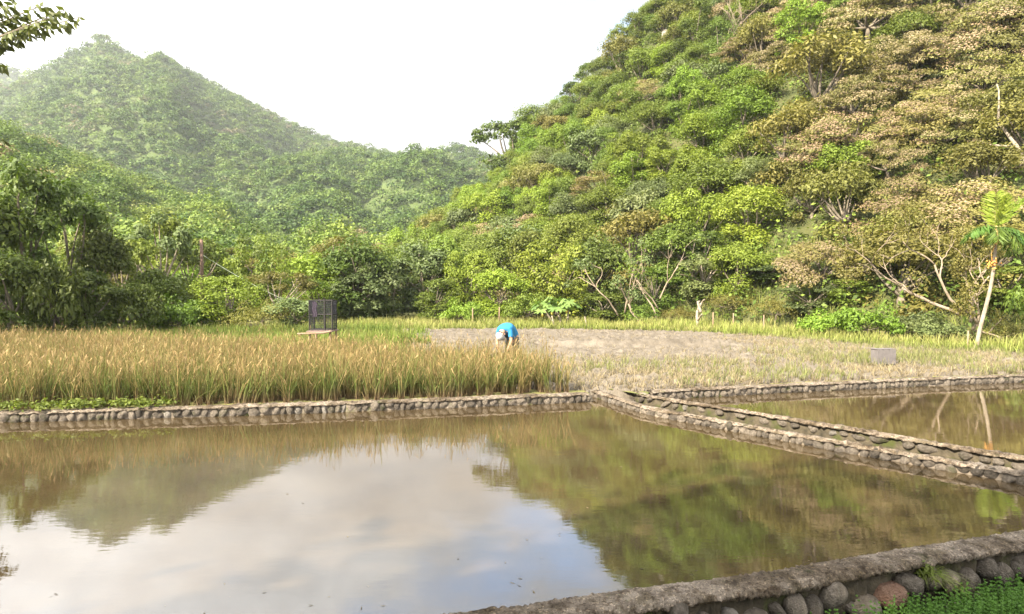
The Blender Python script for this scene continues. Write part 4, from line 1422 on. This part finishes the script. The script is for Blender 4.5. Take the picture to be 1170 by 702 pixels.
# ------------------------------------------------------------------ posts, pole, wire
M['post'] = plain_mat('weathered_post', (0.22, 0.15, 0.10), 0.85)
M['polewood'] = plain_mat('rust_brown_pole', (0.13, 0.082, 0.058), 0.8, scale=6)
M['wire'] = plain_mat('pale_wire', (0.30, 0.34, 0.27), 0.5)
pt = at(230, 274, 38)
root = empty('utility_pole', (pt[0], 38, 0))
tag(root, 'reddish brown wooden pole standing up out of the trees', 'pole')
obj('shaft', MB().tube([(0, 0, -0.3), (0, 0, 1.5), (0.02, 0, 3.2), (0, 0, pt[2])], [0.11, 0.10, 0.09, 0.085], 10).mesh('shaft', M['polewood'], True), root)
obj('brace', MB().tube([(0.0, -0.1, pt[2] - 2.45), (0.55, -0.1, pt[2] - 1.9)], [0.05, 0.045], 8).mesh('brace', M['polewood'], True), root)
mb = MB().box((0, -0.02, pt[2] - 2.05), (0.42, 0.07, 0.07))
obj('crossbar', mb.mesh('crossbar', M['polewood']), root)
q0, q1 = at(231, 291, 38), at(330, 345, 33)
w = [q0 + (q1 - q0) * t - np.array([0, 0, 0.5 * t * (1 - t)]) for t in np.linspace(0, 1, 14)]
tag(obj('stay_wire', MB().tube(w, 0.007, 5).mesh('stay_wire', M['wire'])), 'thin pale wire slanting down from the brown pole', 'wire')
STK = [(540, 37, 352, 0.0, 'thin upright stake left of the farmer'), (570, 38, 351, 0.03, 'thin brown stake behind the farmer'), (634, 35, 361, -0.16, 'pale leaning stake in front of the papaya'), (671, 35, 362, -0.13, 'pale leaning stake right of the papaya'),
       (815, 34, 357, 0.0, 'thin brown stake just right of the pale snag'), (838, 34, 358, 0.01, 'thin brown stake below the olive feathery bush'), (873, 32, 360, 0.0, 'thin brown stake in front of the olive bush near the bright shrubs'), (1107, 22.2, 378, 0.0, 'short brown stake beside the palm foot')]
for (px, Y, top, lean, lab) in STK:
    zt = at(px, top, Y)[2]
    X = (px - CX) / FPX * Y
    tag(obj('stake', MB().tube([(0, 0, -0.2), (lean * 0.5, 0.01, zt * 0.5), (lean, 0, zt)], [0.035, 0.032, 0.028], 7, True, 0.1, rp).mesh('stake', M['pale_bark' if 'pale' in lab.split()[0] else 'post'], True), None, (X, Y, 0)), lab, 'stake')

# ------------------------------------------------------------------ net cage on a plank stand
Yc = 20.5
c0 = at(354, 343, Yc); c1 = at(384, 377, Yc)
cx, zb_, zt_ = (c0[0] + c1[0]) / 2, c1[2], c0[2]
cw = (c1[0] - c0[0]) * 0.86
M['net'] = plain_mat('dark_netting', (0.018, 0.018, 0.022), 0.7)
M['netframe'] = plain_mat('dark_frame', (0.020, 0.017, 0.016), 0.7)
M['plank'] = plain_mat('pinkish_plank', (0.19, 0.13, 0.11), 0.8, scale=8)
root = empty('plank_stand', (cx, Yc, 0))
tag(root, 'low plank stand under the dark net cage behind the rice', 'stand')
mb = MB()
for k in range(4):
    mb.box((0, -0.33 + 0.22 * k, zb_ - 0.03 + 0.004 * (k % 2)), (cw + 0.08 - 0.04 * (k % 2), 0.2, 0.035))
obj('top', mb.mesh('top', M['plank']), root)
for sx in (-1, 1):
    for sy in (-1, 1):
        obj('leg', MB().tube([(sx * cw * 0.45, sy * 0.33, -0.1), (sx * cw * 0.45, sy * 0.33, zb_ - 0.055)], 0.035, 8).mesh('leg', M['post']), root)
obj('rail', MB().tube([(-cw * 0.95, -0.42, zb_ - 0.10), (cw * 0.2, -0.42, zb_ - 0.07), (cw * 0.52, -0.42, zb_ - 0.02)], 0.03, 7).mesh('rail', M['post']), root)
root = empty('net_cage', (cx, Yc, zb_))
tag(root, 'dark rectangular net cage standing at the back of the rice', 'cage')
hh, dp = zt_ - zb_, 0.5
mb = MB()
for sx in (-1, 1):
    for sy in (-1, 1):
        mb.tube([(sx * cw / 2, sy * dp / 2, 0), (sx * cw / 2, sy * dp / 2, hh)], 0.022, 6)
for z in (0.02, hh - 0.01, hh * 0.52):
    for sy in (-1, 1):
        mb.tube([(-cw / 2, sy * dp / 2, z), (cw / 2, sy * dp / 2, z)], 0.016, 6)
    for sx in (-1, 1):
        mb.tube([(sx * cw / 2, -dp / 2, z), (sx * cw / 2, dp / 2, z)], 0.016, 6)
mb.tube([(cw * 0.18, -dp / 2, 0), (cw * 0.18, -dp / 2, hh + 0.05)], 0.03, 6)
obj('frame', mb.mesh('frame', M['netframe']), root)
for side in range(4):
    mb = MB()
    wd = cw if side < 2 else dp
    nv = int(wd / 0.035)
    for z0_, z1_, st_, th in ((hh * 0.52, hh, 0.032, 0.006), (0.0, hh * 0.52, 0.042, 0.004)):
        for s_ in np.arange(-wd / 2, wd / 2, st_):
            P0 = (s_, (-1 if side == 0 else 1) * dp / 2, z0_) if side < 2 else ((-1 if side == 2 else 1) * cw / 2, s_, z0_)
            mb.tube([P0, (P0[0], P0[1], z1_)], th, 4, False)
    for z in np.arange(0.05, hh, 0.07):
        a_ = (-wd / 2, (-1 if side == 0 else 1) * dp / 2, z) if side < 2 else ((-1 if side == 2 else 1) * cw / 2, -wd / 2, z)
        b_ = (wd / 2, a_[1], z) if side < 2 else (a_[0], wd / 2, z)
        mb.tube([a_, b_], 0.004, 4, False)
    obj('net_panel', mb.mesh('net_panel', M['net']), root)
# purple cloth strip on the cage
M['cloth'] = plain_mat('faded_purple_cloth', (0.026, 0.018, 0.030), 0.8)
mb = MB()
nx_, nz_ = 7, 10
V = [(-cw * 0.36 + 0.14 * i / nx_ + 0.01 * math.sin(j), -dp / 2 - 0.02 - 0.012 * math.sin(i * 2 + j * 0.6), hh * 0.45 + hh * 0.5 * j / nz_) for j in range(nz_ + 1) for i in range(nx_ + 1)]
F = [(j * (nx_ + 1) + i, j * (nx_ + 1) + i + 1, (j + 1) * (nx_ + 1) + i + 1, (j + 1) * (nx_ + 1) + i) for j in range(nz_) for i in range(nx_)]
tag(obj('cloth_strip', mb.add(V, F).mesh('cloth_strip', M['cloth'], True), None, (cx, Yc, zb_)), 'faded dark purple cloth strip hanging on the net cage', 'cloth')

# ------------------------------------------------------------------ grey plank box in the stubble field
p = gnd(1013, 419) + np.array([0, 0, 0.06])
M['greyplank'] = plain_mat('grey_weathered_plank', (0.115, 0.102, 0.098), 0.85, scale=10)
root = empty('plank_box', tuple(p), 0.12)
tag(root, 'low grey box of upright planks standing in the dry field', 'box')
mb, wbx = MB(), 0.52
for k in range(9):
    mb.box((-wbx / 2 + (k + 0.5) * wbx / 9, 0, 0.19 + 0.008 * math.sin(k * 2.3)), (wbx / 9 - 0.006, 0.022, 0.38))
obj('front_panel', mb.mesh('front_panel', M['greyplank']), root)
mb = MB()
for k in range(9):
    mb.box((-wbx / 2 + (k + 0.5) * wbx / 9, 0.27, 0.19 + 0.008 * math.sin(k * 1.3)), (wbx / 9 - 0.006, 0.022, 0.38))
obj('back_panel', mb.mesh('back_panel', M['greyplank']), root)
for sx in (-1, 1):
    mb = MB()
    for k in range(6):
        mb.box((sx * (wbx / 2 - 0.012), 0.035 + k * 0.04, 0.185), (0.022, 0.037, 0.37))
    obj('side_panel', mb.mesh('side_panel', M['greyplank']), root)
mb = MB()
for k in range(5):
    mb.box((0, 0.02 + k * 0.06, 0.395), (wbx + 0.03, 0.056, 0.016))
obj('lid', mb.mesh('lid', M['greyplank']), root)

# ------------------------------------------------------------------ overhanging tree at the picture's edge (trunk out of frame)
ro = np.random.default_rng(19)
base = np.array([-21.5, 20.0, 0.0])
root = empty('overhanging_tree', tuple(base))
tag(root, 'tree at the picture edge whose leafy branch tips hang into the sky corner', 'tree')
mb = MB()
fork = np.array([0.6, 0, 5.0])
mb.tube(bez(np.array([0, 0, -0.3]), np.array([0.1, 0, 3]), fork), np.linspace(0.33, 0.22, 7), 10)
tipl = [at(90, 20, 20.0), at(60, 20, 19.6), at(36, 30, 19.4), at(20, 16, 19.8), at(74, 12, 20.4), at(50, 6, 20.0), at(14, 4, 19.5), at(2, 72, 19.2), at(2, 160, 21.0), at(-8, 172, 21.4), at(-14, 150, 21), at(-20, 130, 19), at(-40, 90, 20), at(-60, 30, 20), at(-30, -10, 20.5), at(30, -20, 20.3), at(-30, 175, 18.5), at(-70, 150, 19)]
LP_, LN_, LT_, LL_ = [], [], [], []
for tp in tipl:
    tp = tp - base
    m = (fork + tp) / 2 + np.array([-0.4, 0, 1.4])
    pth = bez(fork, m, tp, 22)
    mb.tube(pth, np.linspace(0.085, 0.012, 22), 6)
    seg = np.linspace(0.62, 1.0, 19)
    for s_ in seg:
        i = min(20, int(s_ * 21))
        c = pth[i] + (pth[i + 1] - pth[i]) * (s_ * 21 - i)
        tdir = unit(pth[min(21, i + 1)] - pth[i])
        for sgn in (-1, 1):
            for rep in range(2):
                b = unit(np.cross(tdir, np.array([0, 0, 1.0])))
                dv = unit(b * sgn * 0.55 + tdir * 0.5 + np.array([0, 0, -0.75]) + ro.normal(size=3) * 0.3)
                l_ = ro.uniform(0.22, 0.38)
                LP_.append(c + dv * (l_ * 0.5 + 0.08 * rep)); LT_.append(dv); LL_.append(l_)
                LN_.append(np.cross(dv, tdir) + ro.normal(size=3) * 0.5)
obj('trunk', mb.mesh('trunk', M['bark'], True), root)
# the rest of the crown, out of frame
C = np.array([[-2 + ro.normal() * 2.2, ro.normal() * 2.2, 8.0 + ro.normal() * 1.4] for _ in range(26)])
P, N, ci = clump_points(C, np.full((26, 3), 1.0), 110, ro)
P = np.concatenate([np.array(LP_), P]); N = np.concatenate([np.array(LN_), N])
T = np.concatenate([np.array(LT_), ro.normal(size=(len(P) - len(LT_), 3))])
L = np.concatenate([np.array(LL_), np.full(len(P) - len(LL_), 0.28)])
V, F, tv = leaves_np(P, N, L, L * 0.42, ro, ro.random(len(P)), T=T)
M['overleaf'] = leaf_mat('overhanging_leaves', (0.05, 0.062, 0.014), (0.10, 0.115, 0.024), vary=0, trans=0.22)
obj('crown', mesh_np('crown', V, F, [M['overleaf']], {'tint': tv}), root)

# ------------------------------------------------------------------ farmer bent over the rice
M['skin'] = plain_mat('skin', (0.42, 0.235, 0.145), 0.5, var=0.05)
M['shirt'] = plain_mat('blue_shirt', (0.018, 0.150, 0.30), 0.8, var=0.12, scale=12)
M['dark_front'] = plain_mat('dark_front_cloth', (0.022, 0.035, 0.05), 0.85)
M['trousers'] = plain_mat('dark_trousers', (0.05, 0.05, 0.06), 0.85)
M['cap'] = plain_mat('pale_cap', (0.36, 0.35, 0.335), 0.8, var=0.06)
M['hair'] = plain_mat('dark_hair', (0.02, 0.016, 0.013), 0.6)
M['boots'] = plain_mat('rubber_boots', (0.03, 0.03, 0.03), 0.4)


def skin_mesh(name, chains, mat, sub=2):
    """chains: lists of (x, y, z, r); joints at equal coordinates are shared"""
    vs, rs_, es, idx = [], [], [], {}
    roots = []
    for ch_ in chains:
        prev = None
        for (x, y, z, r) in ch_:
            key = (round(x, 4), round(y, 4), round(z, 4))
            if key not in idx:
                idx[key] = len(vs)
                vs.append((x, y, z))
                rs_.append(r)
            i = idx[key]
            if prev is not None and prev != i:
                es.append((prev, i))
            prev = i
    me = bpy.data.meshes.new(name)
    me.from_pydata(vs, es, [])
    o = bpy.data.objects.new(name + '_tmp', me)
    COL.objects.link(o)
    sk = o.modifiers.new('s', 'SKIN')
    sk.use_smooth_shade = True
    # one root per connected island
    par = list(range(len(vs)))
    def fd(a):
        while par[a] != a:
            a = par[a]
        return a
    for a, b in es:
        par[fd(a)] = fd(b)
    seen = set()
    for i, v in enumerate(me.skin_vertices[0].data):
        v.radius = (rs_[i], rs_[i])
        r = fd(i)
        v.use_root = r not in seen
        seen.add(r)
    ss = o.modifiers.new('u', 'SUBSURF')
    ss.levels = ss.render_levels = sub
    dg = bpy.context.evaluated_depsgraph_get()
    dg.update()
    m2 = bpy.data.meshes.new_from_object(o.evaluated_get(dg))
    m2.name = name
    bpy.data.objects.remove(o)
    m2.materials.clear()
    m2.materials.append(mat)
    m2.polygons.foreach_set('use_smooth', np.ones(len(m2.polygons), dtype=bool))
    return m2


# local frame: +x is the way the farmer faces, y to his left, z up
hipz = 0.86
pel = (0.0, 0.0, hipz, 0.145)
sp1 = (0.14, 0, 1.00, 0.135)
sp2 = (0.30, 0, 1.065, 0.15)
sp3 = (0.45, 0, 1.045, 0.12)
nk = (0.545, 0, 1.0, 0.058)
hd0 = (0.60, 0, 0.96, 0.075)
hd1 = (0.66, 0, 0.905, 0.098)
hd2 = (0.715, 0, 0.85, 0.078)
chains = [[pel, sp1, sp2, sp3, nk, hd0, hd1, hd2]]
chains.append([(0.665, 0, 0.86, 0.03), (0.61, 0, 0.795, 0.016)])     # nose, pointing down and back to the face side
for sgn in (1, -1):
    sh = (0.44, 0.17 * sgn, 1.01, 0.068)
    el = (0.47, 0.21 * sgn, 0.74, 0.043)
    wr = (0.58 if sgn > 0 else 0.50, 0.15 * sgn, 0.52, 0.028)
    pm = (wr[0] + 0.025, wr[1] - 0.01 * sgn, wr[2] - 0.075, 0.034)
    chains.append([sp3, sh, (0.45, 0.19 * sgn, 0.88, 0.052), el, (0.52, 0.185 * sgn, 0.64, 0.038), wr, pm])
    for f_, (dy, ln_) in enumerate(((-0.03, 0.07), (-0.01, 0.08), (0.01, 0.075), (0.03, 0.06))):
        a0 = np.array([pm[0], pm[1] + dy * 0.6, pm[2] + 0.01])
        a1 = a0 + np.array([0.005, dy * 0.4, -ln_ * 0.5])
        a2 = a1 + np.array([-0.018, 0, -ln_ * 0.35])
        a3 = a2 + np.array([-0.025, 0, -ln_ * 0.12])
        chains.append([(*a0, 0.009), (*a1, 0.009), (*a2, 0.0085), (*a3, 0.007)])
    th = np.array([pm[0] - 0.01, pm[1] - 0.02 * sgn, pm[2] + 0.03])
    chains.append([(*th, 0.011), (*(th + np.array([-0.03, -0.025 * sgn, -0.02])), 0.010), (*(th + np.array([-0.04, -0.02 * sgn, -0.055])), 0.008)])
    hp = (0.0, 0.10 * sgn, hipz - 0.06, 0.10)
    kn = (0.06, 0.13 * sgn, 0.45, 0.06)
    an = (-0.02, 0.14 * sgn, 0.08, 0.042)
    chains.append([pel, hp, (0.04, 0.12 * sgn, 0.66, 0.085), kn, (0.01, 0.135 * sgn, 0.28, 0.056), an, (0.12, 0.15 * sgn, 0.02, 0.04)])
fx = (578 - CX) / FPX * 17.0
root = empty('person', (fx + 0.17, 17.0, 0.0), math.radians(180 + 62), (0.95, 0.95, 0.98))
tag(root, 'farmer in a blue shirt and pale cap bending low over the rice', 'person')
obj('body', skin_mesh('body', chains, M['skin']), root)
grow = lambda c, k=0.02: (c[0], c[1], c[2], c[3] + k)
sc_ = [[(-0.06, 0, hipz - 0.06, 0.17), grow(pel, 0.04), grow(sp1, 0.05), grow(sp2, 0.05), grow(sp3, 0.05), (0.515, 0, 1.02, 0.105), (0.54, 0, 1.002, 0.082)]]
for sgn in (1, -1):
    sc_.append([grow(sp3, 0.03), (0.44, 0.17 * sgn, 1.01, 0.09), (0.45, 0.19 * sgn, 0.88, 0.078), (0.455, 0.195 * sgn, 0.83, 0.07)])
obj('shirt', skin_mesh('shirt', sc_, M['shirt']), root)
vc = [[(0.14, 0, 0.90, 0.12), (0.30, 0, 0.955, 0.15), (0.45, 0, 0.965, 0.135), (0.53, 0, 0.985, 0.115), (0.565, 0, 0.975, 0.088)]]
obj('dark_front', skin_mesh('dark_front', vc, M['dark_front']), root)  # dark piece under the chest and round the neckline
tc = [[grow(pel, 0.016), (-0.02, 0, hipz - 0.05, 0.14)]]
for sgn in (1, -1):
    tc.append([grow(pel, 0.016), (0.0, 0.10 * sgn, hipz - 0.06, 0.118), (0.04, 0.12 * sgn, 0.66, 0.10), (0.06, 0.13 * sgn, 0.45, 0.078), (0.01, 0.135 * sgn, 0.28, 0.07)])
obj('trousers', skin_mesh('trousers', tc, M['trousers']), root)
for sgn in (1, -1):
    obj('boot', skin_mesh('boot', [[(0.01, 0.135 * sgn, 0.30, 0.075), (-0.02, 0.14 * sgn, 0.07, 0.06), (0.13, 0.15 * sgn, 0.03, 0.05)]], M['boots']), root)
# cap: dome and brim around the head axis
ax = unit(np.array(hd2[:3]) - np.array(hd0[:3]))
hc_ = np.array(hd1[:3]) + ax * 0.01
facev = unit(np.cross(np.cross(ax, np.array([-0.5, 0, -1.0])), ax))
sv = np.cross(ax, facev)
V, F = [], []
nr, ns = 9, 24
for i in range(nr):
    ph = i / (nr - 1) * math.pi / 2
    for k in range(ns):
        a = 2 * math.pi * k / ns
        V.append(hc_ + (facev * math.cos(a) * 0.128 + sv * math.sin(a) * 0.118) * math.cos(ph) * (1.0) + ax * (0.132 * math.sin(ph)))
for i in range(nr - 1):
    for k in range(ns):
        F.append((i * ns + k, i * ns + (k + 1) % ns, (i + 1) * ns + (k + 1) % ns, (i + 1) * ns + k))
cap = obj('cap', MB().add(V, F).mesh('cap', M['cap'], True), root)
V, F = [], []
for k in range(15):
    a = -1.15 + 2.3 * k / 14
    e = facev * math.cos(a) * 0.128 + sv * math.sin(a) * 0.12
    o2 = e + facev * 0.085 * math.cos(a * 1.3) - ax * 0.015
    V += [hc_ + e, hc_ + o2, hc_ + o2 - ax * 0.006, hc_ + e - ax * 0.006]
for k in range(14):
    b0 = k * 4
    F += [(b0, b0 + 1, b0 + 5, b0 + 4), (b0 + 1, b0 + 2, b0 + 6, b0 + 5), (b0 + 2, b0 + 3, b0 + 7, b0 + 6)]
obj('brim', MB().add(V, F).mesh('brim', M['cap'], True), cap)
obj('hair', skin_mesh('hair', [[tuple(hc_ - ax * 0.03 - facev * 0.04) + (0.088,), tuple(hc_ - ax * 0.075 - facev * 0.045) + (0.07,)]], M['hair']), root)
M['eye'] = plain_mat('eye', (0.03, 0.02, 0.015), 0.2)
for sgn in (1, -1):
    c = hc_ - ax * 0.035 + facev * 0.088 + sv * 0.034 * sgn
    obj('eye', skin_mesh('eye', [[tuple(c) + (0.011,), tuple(c + facev * 0.006) + (0.009,)]], M['eye'], 1), root)
    c = hc_ - ax * 0.04 + sv * 0.10 * sgn
    obj('ear', skin_mesh('ear', [[tuple(c) + (0.018,), tuple(c + sv * 0.012 * sgn - ax * 0.03) + (0.013,)]], M['skin'], 1), root)
c = hc_ - ax * 0.095 + facev * 0.085
obj('mouth', skin_mesh('mouth', [[tuple(c - sv * 0.022) + (0.006,), tuple(c + sv * 0.022) + (0.006,)]], plain_mat('lips', (0.25, 0.09, 0.07), 0.5), 1), root)

# ------------------------------------------------------------------ unseen trees added behind and left of the camera to shade the foreground
SH = [(-6.3, -4.4, 2.0), (-3.0, -6.8, 2.0), (-0.5, -9.0, 2.1), (-9.5, -5.5, 2.1), (-5.5, -9.5, 2.3)]
for (x, y, s) in SH:
    place_tree('broadleaf_tree', EP['dark'][0 if x < -9 else 1], (x, y, -0.5), re_.uniform(0, 6.28), (s, s, s * 1.15), 'tall unseen tree added outside the picture to shade the foreground', 'tree', 'unseen trees added outside the picture to shade the foreground')

# ------------------------------------------------------------------ haze
HB = MB().box((0, 590, 199.5), (3100, 1860, 402))
s = NT('haze_air')
pv = s.n('ShaderNodeVolumePrincipled')
pv.inputs['Color'].default_value = (0.93, 0.97, 1.0, 1)
pv.inputs['Density'].default_value = 0.00021
pv.inputs['Anisotropy'].default_value = 0.2
s.l(pv.outputs[0], s.out.inputs['Volume'])
tag(obj('haze', HB.mesh('haze', s.m)), kind='stuff')

# ------------------------------------------------------------------ light
SUN = Vector((-0.56, -0.55, 0.62)).normalized()
sd = bpy.data.lights.new('sun', 'SUN')
sd.energy = 5.0
sd.angle = math.radians(0.6)
sd.color = (1.0, 0.90, 0.73)
so = bpy.data.objects.new('sun', sd)
COL.objects.link(so)
so.rotation_euler = SUN.to_track_quat('Z', 'Y').to_euler()
so.location = (-30, -20, 40)

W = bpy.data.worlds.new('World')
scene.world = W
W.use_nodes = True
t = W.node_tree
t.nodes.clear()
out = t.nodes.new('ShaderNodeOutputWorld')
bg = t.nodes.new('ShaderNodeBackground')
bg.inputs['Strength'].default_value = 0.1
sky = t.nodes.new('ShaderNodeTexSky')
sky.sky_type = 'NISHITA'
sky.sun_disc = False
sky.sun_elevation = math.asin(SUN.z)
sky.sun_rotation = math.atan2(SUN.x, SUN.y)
tc = t.nodes.new('ShaderNodeTexCoord')
sep = t.nodes.new('ShaderNodeSeparateXYZ')
t.links.new(tc.outputs['Generated'], sep.inputs[0])


def wm(op, a, b=0.0, clamp=False):
    nd = t.nodes.new('ShaderNodeMath')
    nd.operation = op
    nd.use_clamp = clamp
    for src, i in ((a, 0), (b, 1)):
        if isinstance(src, (int, float)):
            nd.inputs[i].default_value = src
        else:
            t.links.new(src, nd.inputs[i])
    return nd.outputs[0]


zz = wm('ADD', wm('MAXIMUM', sep.outputs['Z'], 0.0), 0.32)
cmb = t.nodes.new('ShaderNodeCombineXYZ')
t.links.new(wm('ADD', wm('DIVIDE', sep.outputs['X'], zz), 0.09), cmb.inputs[0])
t.links.new(wm('DIVIDE', sep.outputs['Y'], zz), cmb.inputs[1])
cmb.inputs[2].default_value = 1.2


def wnoise(scale, detail, rough):
    nd = t.nodes.new('ShaderNodeTexNoise')
    nd.inputs['Scale'].default_value = scale
    nd.inputs['Detail'].default_value = detail
    nd.inputs['Roughness'].default_value = rough
    t.links.new(cmb.outputs[0], nd.inputs['Vector'])
    return nd.outputs['Fac']


def wramp(fac, stops):
    nd = t.nodes.new('ShaderNodeValToRGB')
    cr = nd.color_ramp
    while len(cr.elements) < len(stops):
        cr.elements.new(0.5)
    for e, (p_, c_) in zip(cr.elements, stops):
        e.position = p_
        e.color = (*c_, 1)
    t.links.new(fac, nd.inputs['Fac'])
    return nd.outputs[0]


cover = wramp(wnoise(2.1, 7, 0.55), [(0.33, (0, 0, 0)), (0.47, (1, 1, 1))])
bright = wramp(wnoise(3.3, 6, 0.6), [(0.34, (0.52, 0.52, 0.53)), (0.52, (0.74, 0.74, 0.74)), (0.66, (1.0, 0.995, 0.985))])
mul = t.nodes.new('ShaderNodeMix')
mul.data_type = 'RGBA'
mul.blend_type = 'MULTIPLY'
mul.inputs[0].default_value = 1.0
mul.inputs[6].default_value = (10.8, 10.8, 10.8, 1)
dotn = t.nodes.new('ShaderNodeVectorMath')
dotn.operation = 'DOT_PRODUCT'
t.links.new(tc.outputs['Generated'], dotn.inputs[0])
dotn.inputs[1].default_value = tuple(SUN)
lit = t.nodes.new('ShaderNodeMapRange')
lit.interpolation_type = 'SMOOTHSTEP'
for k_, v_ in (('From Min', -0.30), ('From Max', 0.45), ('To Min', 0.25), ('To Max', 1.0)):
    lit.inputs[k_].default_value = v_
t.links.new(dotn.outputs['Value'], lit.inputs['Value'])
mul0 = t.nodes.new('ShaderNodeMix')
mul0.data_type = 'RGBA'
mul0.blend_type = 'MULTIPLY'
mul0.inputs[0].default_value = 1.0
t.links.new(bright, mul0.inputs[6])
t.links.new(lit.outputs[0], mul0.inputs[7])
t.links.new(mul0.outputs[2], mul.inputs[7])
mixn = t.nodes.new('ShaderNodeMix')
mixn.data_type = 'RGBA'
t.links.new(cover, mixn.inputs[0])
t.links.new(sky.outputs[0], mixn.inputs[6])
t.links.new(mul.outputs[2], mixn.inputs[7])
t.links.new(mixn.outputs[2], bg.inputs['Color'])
t.links.new(bg.outputs[0], out.inputs['Surface'])

# ------------------------------------------------------------------ camera and render settings
cd = bpy.data.cameras.new('camera')
cd.sensor_width = 36
cd.lens = FPX / 1170 * 36
cd.clip_start = 0.1
cd.clip_end = 5000
co = bpy.data.objects.new('camera', cd)
COL.objects.link(co)
co.location = (0, 0, CAMZ)
co.rotation_euler = (math.pi / 2 - PITCH, 0, 0)
scene.camera = co

vs = scene.view_settings
vs.view_transform = 'Standard'
vs.look = 'None'
vs.exposure = 2.2
vs.gamma = 1
cy = scene.cycles
cy.max_bounces = 6
cy.diffuse_bounces = 2
cy.glossy_bounces = 3
cy.transmission_bounces = 2
cy.transparent_max_bounces = 6
cy.volume_bounces = 0
cy.use_denoising = True
cy.sample_clamp_indirect = 4.0
